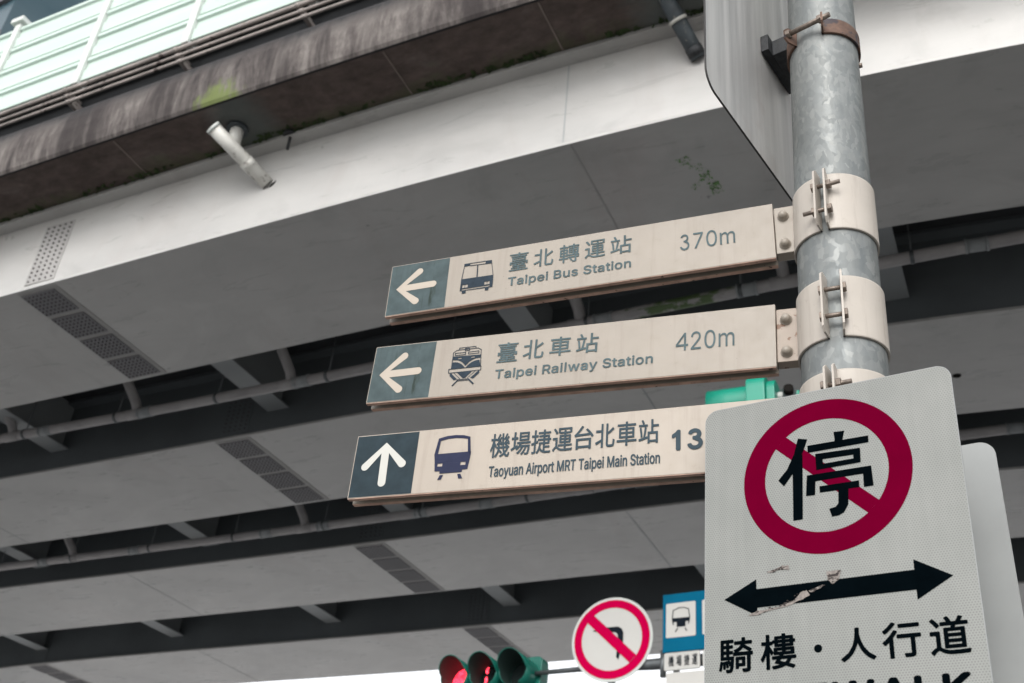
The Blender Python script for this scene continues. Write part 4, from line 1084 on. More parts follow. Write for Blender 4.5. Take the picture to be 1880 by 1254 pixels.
def collar(parent, z0, z1_, seam, gap, m=None, th=.004, ear=.036, bolts=(.72, .28), stud=(1, -1), br_=.0048, nr=.0112):
    """two half bands round the pole with radial ears bolted together towards the viewer"""
    m = m or M['collar']
    for side in (1, -1):
        b = MB()
        angs = [seam + side * (gap / 2 + (172 - gap / 2) * k / 40) for k in range(41)]
        zz = [z0, z0 + .004, z1_ - .004, z1_]
        def lay(off):
            return [[around(z, a, pole_r(z) + off) for a in angs] for z in zz]
        out, inn = lay(.0012 + th), lay(.0012)
        if side > 0:
            b.grid(out, False, True); b.grid(list(reversed(inn)), False, True)
        else:
            b.grid(list(reversed(out)), False, True); b.grid(inn, False, True)
        for zi, flip in ((0, side > 0), (-1, side < 0)):
            rr = [[inn[zi][k] for k in range(41)], [out[zi][k] for k in range(41)]]
            b.grid(rr if flip else list(reversed(rr)), False, False)
        # ear
        a = seam + side * gap / 2
        d = -tc * math.cos(R(a)) + tr * math.sin(R(a))
        tdir = (tc * math.sin(R(a)) + tr * math.cos(R(a))) * side
        p0 = pole_c(z0) + d * (pole_r(z0) + .0012)
        p1 = pole_c(z1_) + d * (pole_r(z1_) + .0012)
        ch = .010
        pr = [(0, 0), (ear - ch, 0), (ear, ch), (ear, 1 - ch), (ear - ch, 1), (0, 1)]
        H = z1_ - z0
        A = []
        for x, y in pr:
            yy = y * H if y in (0, 1) else (ch if y < .5 else H - ch)
            A.append(p0.lerp(p1, yy / H) + d * x)
        B = [q + tdir * th for q in A]
        if side > 0:
            A, B = B, A
        b.poly(A); b.poly(list(reversed(B)))
        for k in range(6):
            k2 = (k + 1) % 6
            b.poly([A[k2], A[k], B[k], B[k2]])
        hb = b.build('clamp_half', m, parent, weld=True)
        bm = bmesh.new(); bm.from_mesh(hb.data)
        bmesh.ops.recalc_face_normals(bm, faces=bm.faces)
        bm.to_mesh(hb.data); bm.free()
    for fz, sd_ in zip(bolts, stud):
        z = z0 + (z1_ - z0) * fz
        d = -tc * math.cos(R(seam)) + tr * math.sin(R(seam))
        t_ = tc * math.sin(R(seam)) + tr * math.cos(R(seam))
        hw = math.sin(R(gap / 2)) * pole_r(z)
        c = pole_c(z) + d * (pole_r(z) + ear * .55)
        b = MB()
        e1, e2 = (hw + .034, hw + .013) if sd_ > 0 else (hw + .013, hw + .034)
        if sd_ == 0:
            e1 = e2 = hw + .014
        b.tube([c - t_ * e2, c + t_ * e1], br_, 10)
        bo = b.build('clamp_bolt', M['bolt_rust'], parent)
        for sg in (1, -1):
            b = MB()
            hexnut(b, c + t_ * sg * (hw + .0045), t_ * sg, nr, .010)
            b.build('nut', M['bolt_rust'], bo, bevel=.0008)

# ------------------------------------------------------------------ the three direction signs
D1 = .0012
def direction_sign(fr, w, h, div, label, panel, face, arrow_m, clz, seam, gap, stud, bmat):
    t = thing('direction_sign', (PC.x, PC.y, clz[0]), label, 'direction sign', 'direction signs stacked on the pole')
    tray = .0115
    def tr_box(d0, d1, x0, x1, y0, y1):
        b = MB()
        b.box(fr.p(x0, y0, -d1), fr.u * (x1 - x0), fr.v * (y1 - y0), fr.n * (d1 - d0))
        return b
    tr_box(0, tray, 0, w, -h, 0).build('front_panel', face, t, bevel=.0022, seg=3)
    tr_box(tray, .027, .012, w - .004, -h + .014, -.008).build('core', M['dark_gap'], t)
    tr_box(.027, .0385, 0, w, -h, 0).build('rear_panel', face, t, bevel=.0016)
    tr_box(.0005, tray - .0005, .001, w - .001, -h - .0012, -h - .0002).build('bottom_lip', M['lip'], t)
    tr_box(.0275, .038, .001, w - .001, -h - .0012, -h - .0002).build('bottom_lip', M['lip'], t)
    # coloured arrow field
    b = MB()
    flat(b, fr, [(.0026, -h + .0020), (div, -h + .0020), (div, -.0026), (.0026, -.0026)], .0004)
    b.build('arrow_field', panel, t)
    # mounting bracket into the clamp, with two domed nuts
    b = MB()
    xe = w + .052
    b.box(fr.p(w + .001, -h + .012, -.034), fr.u * (xe - w), fr.v * (h - .024), fr.n * .030)
    br_ = b.build('bracket', bmat, t, bevel=.002)
    for yy in (-.040, -.040 - (h - .074)):
        b = MB()
        c = fr.p(w + .021, yy, -.004)
        rows = []
        for (rr, dd_) in ((.0128, 0), (.0128, .002), (.0108, .0022), (.0106, .007), (.0092, .0115), (.0062, .0148), (.0025, .0163)):
            rows.append([c + (fr.u * math.cos(R(20 * k)) + fr.v * math.sin(R(20 * k))) * rr + fr.n * dd_ for k in range(18)])
        b.grid(rows, True, True)
        b.poly(rows[-1])
        b.build('dome_nut', M['cream'], br_)
    collar(t, clz[0], clz[1], seam, gap, stud=stud)
    return t

def arrow_left(mb, fr, tip, up, lo, end, w, d):
    """head of two thick strokes meeting in a sharp point, and a shaft"""
    def half(a, sgn):
        ax_, ay = a[0] - tip[0], a[1] - tip[1]
        L = math.hypot(ax_, ay)
        return (ax_ / L, ay / L)
    r = w / 2
    d1, d2 = half(up, 1), half(lo, -1)
    n1, n2 = (-d1[1], d1[0]), (d2[1], -d2[0])
    # outer outline of the chevron
    def off(p, n, k):
        return (p[0] + n[0] * k, p[1] + n[1] * k)
    def inter(p, d_, q, e_):
        den = d_[0] * e_[1] - d_[1] * e_[0]
        k = ((q[0] - p[0]) * e_[1] - (q[1] - p[1]) * e_[0]) / den
        return (p[0] + d_[0] * k, p[1] + d_[1] * k)
    # place centre lines so that the outer edges meet at the tip
    bis = ((d1[0] + d2[0]), (d1[1] + d2[1]))
    Lb = math.hypot(*bis)
    bis = (bis[0] / Lb, bis[1] / Lb)
    sn = abs(d1[0] * bis[1] - d1[1] * bis[0])
    vtx = (tip[0] + bis[0] * r / sn, tip[1] + bis[1] * r / sn)
    if n1[0] * bis[0] + n1[1] * bis[1] > 0:
        n1 = (-n1[0], -n1[1])
    if n2[0] * bis[0] + n2[1] * bis[1] > 0:
        n2 = (-n2[0], -n2[1])
    inner = (vtx[0] + bis[0] * r / sn, vtx[1] + bis[1] * r / sn)
    def capend(p, n_out, dd):
        a0 = math.degrees(math.atan2(n_out[1], n_out[0]))
        s = n_out[0] * dd[1] - n_out[1] * dd[0]
        return arc(p[0], p[1], r, a0, a0 + (180 if s > 0 else -180), 10)
    c1 = capend(up, n1, d1)
    c2 = capend(lo, n2, d2)
    # shaft sides meet the inner edges
    sh = (end[0] - vtx[0], end[1] - vtx[1])
    Ls = math.hypot(*sh)
    sh = (sh[0] / Ls, sh[1] / Ls)
    ns = (-sh[1], sh[0])
    if ns[0] * d1[0] + ns[1] * d1[1] < 0:
        ns = (-ns[0], -ns[1])
    i1 = inter(off(up, n1, -r), d1, off(end, ns, r), sh)
    i2 = inter(off(lo, n2, -r), d2, off(end, ns, -r), sh)
    a0 = math.degrees(math.atan2(ns[1], ns[0]))
    s = ns[0] * sh[1] - ns[1] * sh[0]
    ce = arc(end[0], end[1], r, a0, a0 + (180 if s > 0 else -180), 10)
    out = [tip] + c1 + [i1] + ce + [i2] + list(reversed(c2))
    flat(mb, fr, out, d)

F1 = Frame((-.3148, 2.2732, 3.2871), -22.65, .81, .72)
F2 = Frame((-.3182, 2.2764, 3.0487), -22.73, -1.44, 1.1)
F3 = Frame((-.3211, 2.2555, 2.7958), -21.62, 0.0, .47)
s1 = direction_sign(F1, .9326, .1512, .1566, 'cream arrow sign reading Taipei Bus Station 370m, topmost of the three', M['panel_old'], M['cream'], M['arrow_face'],
                    (3.150, 3.300), -12.5, 8.5, (1, -1), M['cream'])
s2 = direction_sign(F2, .9316, .1528, .1571, 'cream arrow sign reading Taipei Railway Station 420m, with rust on its bracket', M['panel_old'], M['cream'], M['arrow_face'],
                    (2.880, 3.026), -6.5, 17, (0, 0), M['bracket_rust'])
s3 = direction_sign(F3, .925, .1536, .1504, 'pale cream sign with upward arrow reading Taoyuan Airport MRT, lowest of the three', M['panel_new'], M['cream_new'], M['arrow_face_new'],
                    (2.655, 2.805), -13.5, 6, (1, -1), M['cream'])

# --- sign one
b = MB(); arrow_left(b, F1, (.0215, -.0750), (.0790, -.0300), (.0775, -.1185), (.1190, -.0745), .0185, .0010); b.build('arrow', M['arrow_face'], s1)
b = MB()                                                # bus seen from the front
flat(b, F1, [(.1971, -.0298), (.2125, -.0300), (.2125, -.0375), (.1969, -.0382)], D1)
flat(b, F1, [(.2125, -.0300), (.2522, -.0306), (.2522, -.0325), (.2125, -.0318)], D1)
flat(b, F1, [(.2125, -.0368), (.2522, -.0388), (.2522, -.0405), (.2125, -.0388)], D1)
flat(b, F1, [(.2522, -.0308), (.2679, -.0312), (.2689, -.0410), (.2522, -.0405)], D1)
flat(b, F1, [(.1969, -.0382), (.1982, -.0383), (.1952, -.0750), (.1930, -.0765)], D1)
flat(b, F1, [(.2677, -.0408), (.2690, -.0409), (.2753, -.0772), (.2739, -.0770)], D1)
flat(b, F1, [(.2311, -.0392), (.2337, -.0393), (.2349, -.0760), (.2320, -.0758)], D1)
flat(b, F1, [(.1930, -.0752), (.2752, -.0766), (.2758, -.0935), (.1926, -.0930)], D1)
for x0, x1 in ((.1926, .1975), (.2039, .2048), (.2118, .2539), (.2604, .2613), (.2675, .2757)):
    flat(b, F1, [(x0, -.0930), (x1, -.0932), (x1, -.1024), (x0, -.1022)], D1)
flat(b, F1, [(.1924, -.1021), (.2756, -.1023), (.2756, -.1054), (.1923, -.1053)], D1)
flat(b, F1, [(.1923, -.1053), (.1972, -.1053), (.1972, -.1105), (.1923, -.1105)], D1)
flat(b, F1, [(.2680, -.1055), (.2756, -.1055), (.2754, -.1122), (.2680, -.1120)], D1)
flat(b, F1, [(.1972, -.1090), (.2680, -.1092), (.2680, -.1120), (.1972, -.1106)], D1)
flat(b, F1, [(.1976, -.1106), (.2079, -.1108), (.2081, -.1187), (.1984, -.1187)], D1)
flat(b, F1, [(.2565, -.1117), (.2661, -.1119), (.2658, -.1194), (.2573, -.1196)], D1)
b.build('bus_pictogram', M['picto'], s1)
b = MB()
for ch, cx, cy, w, h in (('臺', .3374, -.0484, .0471, .0531), ('北', .3993, -.0486, .0487, .0509), ('轉', .4623, -.0488, .0494, .0531), ('運', .5248, -.0480, .0488, .0510), ('站', .5867, -.0484, .0501, .0519)):
    put_box(b, F1, ch, cx, cy, w, h, D1, .0004)
b.build('chinese_lettering', M['text_faded'], s1)
b = MB(); put_line(b, F1, 'Taipei Bus Station', .3138, .6109, -.1168, .0243, D1, .0007, 1.04, -.1174); b.build('english_lettering', M['text_faded'], s1)
b = MB(); put_line(b, F1, '370m', .7236, .8471, -.0925, .0440, D1, 0, 1.0, -.0939); b.build('distance_lettering', M['text_faded'], s1)

# --- sign two
b = MB(); arrow_left(b, F2, (.0222, -.0800), (.0800, -.0340), (.0790, -.1235), (.1205, -.0782), .0185, .0010); b.build('arrow', M['arrow_face'], s2)
b = MB()                                                # old locomotive seen from the front
def pl(b, fr, pts, w, d):
    for p, q in zip(pts, pts[1:]):
        dx, dy = q[0] - p[0], q[1] - p[1]
        L = math.hypot(dx, dy)
        nx, ny = -dy / L * w / 2, dx / L * w / 2
        ex, ey = dx / L * w * .45, dy / L * w * .45
        flat(b, fr, [(p[0] + nx - ex, p[1] + ny - ey), (q[0] + nx + ex, q[1] + ny + ey), (q[0] - nx + ex, q[1] - ny + ey), (p[0] - nx - ex, p[1] - ny - ey)], d)
LW = .0016
dz = [0]
def P2(pts, w=LW):
    dz[0] += 1
    pl(b, F2, pts, w, D1 + dz[0] * .00002)
P2([(.2190, -.0335), (.2181, -.0281), (.2586, -.0276), (.2590, -.0330)])
P2([(.2046, -.0820), (.2046, -.0394), (.2125, -.0333), (.2646, -.0328), (.2727, -.0378), (.2762, -.0820)])
P2([(.2325, -.0313), (.2435, -.0311), (.2438, -.0369), (.2330, -.0371), (.2325, -.0313)])
P2([(.2093, -.0412), (.2350, -.0416), (.2352, -.0472), (.2097, -.0471), (.2093, -.0412)])
P2([(.2421, -.0413), (.2675, -.0408), (.2679, -.0466), (.2426, -.0467), (.2421, -.0413)])
cxv, yv = .2388, -.0775
top = [(.2050, -.0498), (.2180, -.0500), (.2180, -.0550), (.2268, -.0548), (.2268, -.0500)]
flat(b, F2, [(.2050, -.0498), (.2735, -.0514), (.2740, -.0548), (.2050, -.0548)], D1)
flat(b, F2, [(.2050, -.0548), (.2180, -.0548), (.2180, -.0578), (.2050, -.0578)], D1)
flat(b, F2, [(.2595, -.0548), (.2740, -.0548), (.2742, -.0578), (.2595, -.0578)], D1)
flat(b, F2, [(.2268, -.0548), (.2506, -.0548), (.2506, -.0578), (.2268, -.0578)], D1)
def vcurve(k, off, sgn):
    x = (.033 * (1 - k))
    y = -.0595 - off - .0185 * (k ** 2.6)
    return (cxv + sgn * x, y)
L_ = [vcurve(k / 10, 0, -1) for k in range(11)]
R_ = [vcurve(k / 10, 0, 1) for k in range(11)]
flat(b, F2, [(.2052, -.0578), (.2742, -.0578)] + R_ + list(reversed(L_))[1:], D1)
L2 = [vcurve(k / 10, .0058, -1) for k in range(10)]
R2_ = [vcurve(k / 10, .0058, 1) for k in range(10)]
flat(b, F2, L2 + [(.2375, -.0826), (.2048, -.0826)], D1)
flat(b, F2, R2_ + [(.2402, -.0826), (.2760, -.0826)], D1)
P2([(.1989, -.0831), (.2779, -.0826), (.2779, -.0925), (.1993, -.0932), (.1989, -.0831)])
flat(b, F2, [(.2200, -.0938), (.2570, -.0936), (.2420, -.1098), (.2362, -.1098)], D1)
flat(b, F2, [(.2030, -.0945), (.2062, -.0942), (.2232, -.1120), (.2150, -.1134), (.2032, -.1010)], D1)
flat(b, F2, [(.2752, -.0940), (.2722, -.0938), (.2546, -.1110), (.2622, -.1132), (.2752, -.1000)], D1)
P2([(.2130, -.0944), (.2298, -.1112)], .0012)
P2([(.2648, -.0940), (.2476, -.1108)], .0012)
P2([(.2244, -.1126), (.2520, -.1131), (.2522, -.1162), (.2250, -.1160), (.2244, -.1126)])
P2([(.2245, -.1150), (.2136, -.1270)], .0030)
P2([(.2523, -.1152), (.2634, -.1264)], .0036)
b.build('locomotive_pictogram', M['picto'], s2)
b = MB()
for ch, cx, cy, w, h in (('臺', .3383, -.0525, .0488, .0520), ('北', .4001, -.0515, .0489, .0500), ('車', .4629, -.0507, .0494, .0495), ('站', .5253, -.0501, .0506, .0505)):
    put_box(b, F2, ch, cx, cy, w, h, D1, .0005)
b.build('chinese_lettering', M['text_faded'], s2)
b = MB(); put_line(b, F2, 'Taipei Railway Station', .3145, .6740, -.1200, .0235, D1, .0007, 1.04, -.1174); b.build('english_lettering', M['text_faded'], s2)
b = MB(); put_line(b, F2, '420m', .7225, .8465, -.0935, .0440, D1, 0, 1.0, -.0926); b.build('distance_lettering', M['text_faded'], s2)

# --- sign three
b = MB(); arrow_left(b, F3, (.0748, -.0235), (.0312, -.0795), (.1190, -.0785), (.0772, -.1215), .0182, .0010); b.build('arrow', M['arrow_face_new'], s3)
b = MB()                                                # metro car seen from the front
out = [(.1992, -.0251), (.2186, -.0205), (.2391, -.0200), (.2573, -.0222), (.2722, -.0271), (.2775, -.0696)]
inn = [(.2045, -.0312), (.2220, -.0275), (.2399, -.0271), (.2554, -.0290), (.2671, -.0317), (.2701, -.0630)]
for k in range(5):
    flat(b, F3, [out[k], out[k + 1], inn[k + 1], inn[k]], D1)
flat(b, F3, [out[0], inn[0], (.2016, -.0630), (.1932, -.0640)], D1)
flat(b, F3, [(.1932, -.0630), (.2775, -.0630), (.2775, -.0700), (.2755, -.0868), (.1968, -.0862), (.1932, -.0640)], D1)
flat(b, F3, [(.1962, -.0862), (.2035, -.0863), (.2035, -.0938), (.1974, -.0936)], D1)
flat(b, F3, [(.2148, -.0864), (.2562, -.0867), (.2562, -.0944), (.2148, -.0938)], D1)
flat(b, F3, [(.2677, -.0868), (.2755, -.0868), (.2745, -.0946), (.2677, -.0945)], D1)
flat(b, F3, [(.1974, -.0936), (.2745, -.0944), (.2735, -.1046), (.2614, -.1049), (.2614, -.1106), (.2106, -.1106), (.2100, -.1049), (.1984, -.1042)], D1)
flat(b, F3, [(.2118, -.1143), (.2194, -.1144), (.2157, -.1250), (.2074, -.1251)], D1)
flat(b, F3, [(.2518, -.1147), (.2588, -.1147), (.2642, -.1255), (.2550, -.1256)], D1)
b.build('metro_pictogram', M['picto_navy'], s3)
b = MB()
for ch, cx, cy, w, h in (('機', .3425, -.0546, .0441, .0575), ('場', .3883, -.0542, .0436, .0558), ('捷', .4333, -.0541, .0433, .0565), ('運', .4801, -.0533, .0432, .0555),
                         ('台', .5259, -.0530, .0415, .0552), ('北', .5709, -.0528, .0410, .0558), ('車', .6164, -.0525, .0416, .0560), ('站', .6621, -.0519, .0420, .0555)):
    put_box(b, F3, ch, cx, cy, w, h, D1, .0006)
b.build('chinese_lettering', M['text_dark'], s3)
b = MB(); put_line(b, F3, 'Taoyuan Airport MRT Taipei Main Station', .3225, .6861, -.1282, .0252, D1, .0006, 1.0, -.1262); b.build('english_lettering', M['text_dark'], s3)
b = MB(); put_line(b, F3, '13', .7096, .7722, -.1008, .0468, D1, .0021, .88); b.build('distance_lettering', M['text_dark'], s3)

# ------------------------------------------------------------------ the no-stopping sign in front
FN = Frame((.3904, 1.9122, 2.7421), -34.33, -.6, -.65)
NW, NH = .4609, .68
ns = thing('no_stopping_sign', (PC.x, PC.y, 2.2), 'large pale honeycomb sign with a crossed red ring and black arrow, nearest on pole', 'traffic sign')
b = MB()
o_ = rrect(0, -NH, NW, 0, .026, 10)
b.prism(FN.pts(o_, 0), FN.n, .0028)
b.build('plate', M['plate_grey'], ns)
b = MB()
o_ = rrect(.0012, -NH + .0012, NW - .0012, -.0012, .025, 10)
flat(b, FN, o_, .0003)
b.build('prismatic_sheet', M['sheet'], ns)
b = MB()
CXN, CYN, RN, RI = .22876, -.17592, .15164, .1112
ring(b, FN, CXN, CYN, RN, RI, .0006, 128)
# slash, cut to the ring's inside
sa_, sb_ = (.1497, -.0987), (.3085, -.2526)
dx, dy = sb_[0] - sa_[0], sb_[1] - sa_[1]
L = math.hypot(dx, dy); dx, dy = dx / L, dy / L
hw = .0146
pp = []
for sgn in (1, -1):
    ox, oy = -dy * hw * sgn, dx * hw * sgn
    mx, my = (sa_[0] + sb_[0]) / 2 + ox - CXN, (sa_[1] + sb_[1]) / 2 + oy - CYN
    bb = mx * dx + my * dy
    cc = mx * mx + my * my - (RI + .0008) ** 2
    q = math.sqrt(bb * bb - cc)
    e = [(mx + CXN + dx * (-bb - q), my + CYN + dy * (-bb - q)), (mx + CXN + dx * (-bb + q), my + CYN + dy * (-bb + q))]
    pp += e if sgn > 0 else e[::-1]
flat(b, FN, pp, .00062)
b.build('red_ring', M['red_print'], ns)
b = MB()                                                # the big character, stroke by stroke
chs = [
    [(.1822, -.0952), (.1995, -.1005), (.1922, -.1207), (.1840, -.1400), (.1720, -.1628), (.1527, -.1876), (.1423, -.1746), (.1596, -.1551), (.1735, -.1264)],
    [(.1700, -.1500), (.1895, -.1290), (.1844, -.2577), (.1672, -.2578)],
    [(.2483, -.0952), (.2678, -.0962), (.2643, -.1105), (.2635, -.1190), (.2482, -.1190), (.2495, -.1099)],
    [(.1992, -.1137), (.3093, -.1146), (.3090, -.1281), (.1992, -.1284)],
    [(.1954, -.1736), (.3101, -.1746), (.3115, -.2137), (.2948, -.2136), (.2951, -.1878), (.2105, -.1878), (.2085, -.2143), (.1922, -.2140)],
    [(.2170, -.1989), (.2871, -.1995), (.2871, -.2126), (.2174, -.2113)],
    [(.2504, -.2090), (.2684, -.2090), (.2657, -.2420), (.2576, -.2557), (.2480, -.2600), (.2363, -.2608), (.2321, -.2451), (.2433, -.2431), (.2487, -.2371)]]
for k, s in enumerate(chs):
    flat(b, FN, s, .0009 + k * .00003)
bo, bi = [(.2126, -.1332), (.2934, -.1364), (.2927, -.1648), (.2132, -.1661)], [(.2257, -.1462), (.2805, -.1476), (.2807, -.1552), (.2259, -.1556)]
for k in range(4):
    k2 = (k + 1) % 4
    flat(b, FN, [bo[k], bo[k2], bi[k2], bi[k]], .00115)
b.build('stop_character', M['black_print'], ns)
b = MB()
flat(b, FN, [(.0374, -.3890), (.0964, -.3583), (.0966, -.3762), (.3644, -.3752), (.3646, -.3572), (.4236, -.3922), (.3650, -.4262), (.3648, -.4092), (.0975, -.4098), (.0975, -.4200), (.0905, -.4205)], .0009)
b.build('double_arrow', M['black_print'], ns)
rng = random.Random(11)
def ragged(pts, j, n=3):
    out = []
    for p, q in zip(pts, pts[1:] + pts[:1]):
        for k in range(n):
            t = k / n
            out.append((p[0] + (q[0] - p[0]) * t + rng.uniform(-j, j), p[1] + (q[1] - p[1]) * t + rng.uniform(-j, j)))
    return out
pA = [(.1163, -.3470), (.1326, -.3437), (.1457, -.3388), (.1559, -.3408), (.1566, -.3478), (.1390, -.3459), (.1227, -.3504)]
pC = [(.0805, -.4215), (.0984, -.4160), (.1368, -.4125), (.1622, -.4049), (.1753, -.3905), (.1848, -.3884), (.1905, -.3987), (.1779, -.4036), (.1493, -.4140), (.1144, -.4178), (.0965, -.4240)]
pB = [(.2203, -.3607), (.2448, -.3600), (.2407, -.3777), (.2297, -.3843), (.2226, -.3748)]
pD = [(.1890, -.3905), (.2129, -.3815), (.2150, -.3840), (.1960, -.3935)]
for nm, pts_, dk in (('scuff', pA, 1), ('scuff', pC, 1), ('scuff', pB, 0), ('scuff', pD, 1)):
    cxp = sum(p[0] for p in pts_) / len(pts_); cyp = sum(p[1] for p in pts_) / len(pts_)
    b = MB()
    flat(b, FN, ragged(pts_, .0011), .0013)
    sc_ = b.build('torn_patch', M['peel_pale'], ns)
    b = MB()                                            # ragged dark flecks on the torn patch
    for k in range(34):
        i = rng.randrange(len(pts_)); t = rng.uniform(.15, .95)
        x, y = cxp + (pts_[i][0] - cxp) * t, cyp + (pts_[i][1] - cyp) * t
        w = rng.uniform(.0008, .0026)
        flat(b, FN, [(x - w, y), (x, y - w * .5), (x + w * 1.3, y + w * .2), (x, y + w * .6)], .0014 + k * .00001)
    b.build('dark_flecks', M['peel_dark'], sc_)
b = MB()
flat(b, FN, [(.2215, -.3668), (.2420, -.3655), (.2395, -.3700), (.2240, -.3705)], .0016)
b.build('curled_edge', M['peel_dark'], ns)
b = MB()
for ch, cx, cy, w, h in (('騎', .0575, -.4895, .061, .0605), ('樓', .1319, -.4895, .0615, .0603), ('人', .2647, -.4897, .057, .0553), ('行', .3342, -.4886, .0609, .0590), ('道', .4071, -.4887, .0603, .0618)):
    put_box(b, FN, ch, cx, cy, w, h, .0009, .0012)
flat(b, FN, arc(.1996, -.4908, .0068, 0, 350, 20), .0009)
b.build('chinese_lettering', M['black_print'], ns)
b = MB()
put_line(b, FN, 'SIDEWALK', .0500, .4320, -.5890, .0415, .0009, .0027, 1.1)
b.build('english_lettering', M['black_print'], ns)
collar(ns, 2.30, 2.36, 180, 10, M['galv'])
b = MB()
b.box(FN.p(.16, -.47, -.052), FN.u * .16, FN.v * .05, FN.n * .049)
b.build('mount_channel', M['mast'], ns)

# plain grey plate behind, lower right
gp = thing('blank_sign', (PC.x, PC.y, 2.2), 'plain grey sign plate half hidden behind the large honeycomb sign', 'traffic sign')
FG = Frame((.7343, 1.9899, 2.713), -34.33)
b = MB()
b.prism(FG.pts(rrect(-.22, -.78, .236, 0, .030, 10), 0), FG.n, .003)
b.build('plate', M['plate_grey'], gp)
b = MB()
b.box(FG.p(-.06, -.42, .0004), FG.u * .12, FG.v * .05, FG.n * .044)
b.build('mount_channel', M['mast'], gp)
collar(gp, 2.16, 2.21, 190, 10, M['galv'])

# big bare-metal sign back, upper left, and its rusty band clamp
us = thing('turned_sign', (PC.x, PC.y, 3.7), 'bare grey aluminium sign seen from behind, on the left of the pole top', 'traffic sign')
ua = R(38.36)
class UF(Frame):
    def __init__(s):
        s.u = Vector((math.sin(ua), math.cos(ua), 0)); s.v = Vector((0, 0, 1)); s.n = s.u.cross(s.v); s.o = Vector((.5618, 1.9673, 3.451))
FU = UF()
b = MB()
o_ = rrect(-.325, 0, .325, .92, .045, 10)
b.prism(FU.pts(o_, 0), FU.n, .0025)
b.build('sheet', M['alu_back'], us)
b = MB()
o2 = rrect(-.3266, -.0016, .3266, .9216, .0465, 10)
for k in range(len(o_)):
    k2 = (k + 1) % len(o_)
    P = [FU.p(*o_[k], .0008), FU.p(*o2[k], .0008), FU.p(*o2[k2], .0008), FU.p(*o_[k2], .0008)]
    Q = [FU.p(*o_[k], -.0034), FU.p(*o2[k], -.0034), FU.p(*o2[k2], -.0034), FU.p(*o_[k2], -.0034)]
    b.poly(P); b.poly(list(reversed(Q))); b.poly([P[1], Q[1], Q[2], P[2]])
b.build('edge_trim', M['rubber_edge'], us)
b = MB()
b.box(FU.p(-.022, .378, .001), FU.u * .17, FU.v * .055, FU.n * .020)
ch_ = b.build('mount_channel', M['black_steel'], us, bevel=.002)
b = MB()
b.box(FU.p(-.002, .372, .022), FU.u * .13, FU.v * .052, FU.n * .050)
b.build('mount_block', M['black_steel'], us, bevel=.003)
collar(us, 3.742, 3.790, -23, 46, M['rust_steel'], .005, .036, (.5,), (1,), .0065, .011)

# ------------------------------------------------------------------ traffic lights, mast and signs farther off
DG = -.105
def signal_head(t, fr, n_lens, sp, r, hous_m, vis_len, kinds, vertical=False, vis_m=None, cut=True):
    """fr origin = centre of the first lens on the housing front; lenses step along u (or down v)"""
    step = (lambda k: (0, -k * sp)) if vertical else (lambda k: (k * sp, 0))
    x1, y1 = step(n_lens - 1)
    pad = r + .045
    b = MB()
    o = rrect(min(0, x1) - pad, min(0, y1) - pad, max(0, x1) + pad, max(0, y1) + pad, .12 if vertical else .06, 8)
    b.prism(fr.pts(o, 0), fr.n, .13)
    o = rrect(min(0, x1) - pad + .03, min(0, y1) - pad + .03, max(0, x1) + pad - .03, max(0, y1) + pad - .03, .11 if vertical else .05, 8)
    b.prism(fr.pts(o, -.131), fr.n, .06)
    b.build('housing', hous_m, t, bevel=.008)
    for k in range(n_lens):
        cx, cy = step(k)
        b = MB()                                        # visor: long at the top, cut away below
        ro, ri = r + .012, r + .006
        N = 36
        outr, inr = [], []
        for j in range(N + 1):
            a = R(-60 + 300 * j / N)
            ll = vis_len * ((.62 + .38 * max(0, math.sin(a)) ** .6) if cut else 1.0)
            outr.append([fr.p(cx + ro * math.cos(a), cy + ro * math.sin(a), d) for d in (.002, ll * .5, ll)])
            inr.append([fr.p(cx + ri * math.cos(a), cy + ri * math.sin(a), d) for d in (ll, ll * .5, .002)])
        b.grid([o_ + i_ for o_, i_ in zip(outr, inr)], False, True)
        b.build('visor', vis_m or hous_m, t, weld=False)
        b = MB()
        ri2 = ri - .0015
        inn = []
        for j in range(N + 1):
            a = R(-60 + 300 * j / N)
            ll = vis_len * ((.62 + .38 * max(0, math.sin(a)) ** .6) if cut else 1.0) - .006
            inn.append([fr.p(cx + ri2 * math.cos(a), cy + ri2 * math.sin(a), d) for d in (ll, ll * .5, .004)])
        b.grid(inn, False, True)
        b.build('visor_lining', M['signal_inside'], t, weld=False)
        b = MB()
        q = arc(cx, cy, r, 0, 350, 35)
        b.poly(fr.pts(q, .006), [(x, y) for x, y in q])
        if kinds[k] == 'red':
            b.build('lens', M['led_red'], t)
        else:
            le = b.build('lens', M['lens_dark'], t)
            if kinds[k] == 'count':
                b = MB()
                for y0 in (.062, -.046):
                    flat(b, fr, ccw([(cx + DG + .014, cy + y0), (cx + DG + .028, cy + y0 + .012), (cx + DG + .028, cy + y0 + .074), (cx + DG + .014, cy + y0 + .086), (cx + DG, cy + y0 + .074), (cx + DG, cy + y0 + .012)]), .008)
                b.build('lit_digit', M['led_digit'], t)

ts = thing('traffic_signal', (.4, 11.0, 4.95), 'green traffic light at the bottom edge, lit red with a red countdown digit', 'traffic light')
sa = -35
nn = Vector((math.sin(R(sa)), -math.cos(R(sa)), 0))
su = Vector((math.cos(R(sa)), math.sin(R(sa)), 0))
o3 = Vector((.2525, 10.8964, 5.073)) - nn * .34 + Vector((0, 0, -.02))
FS = Frame(o3 - su * .70, sa, 0, -4)
signal_head(ts, FS, 3, .35, .150, M['signal_green'], .34, ('red', 'count', 'dark'))

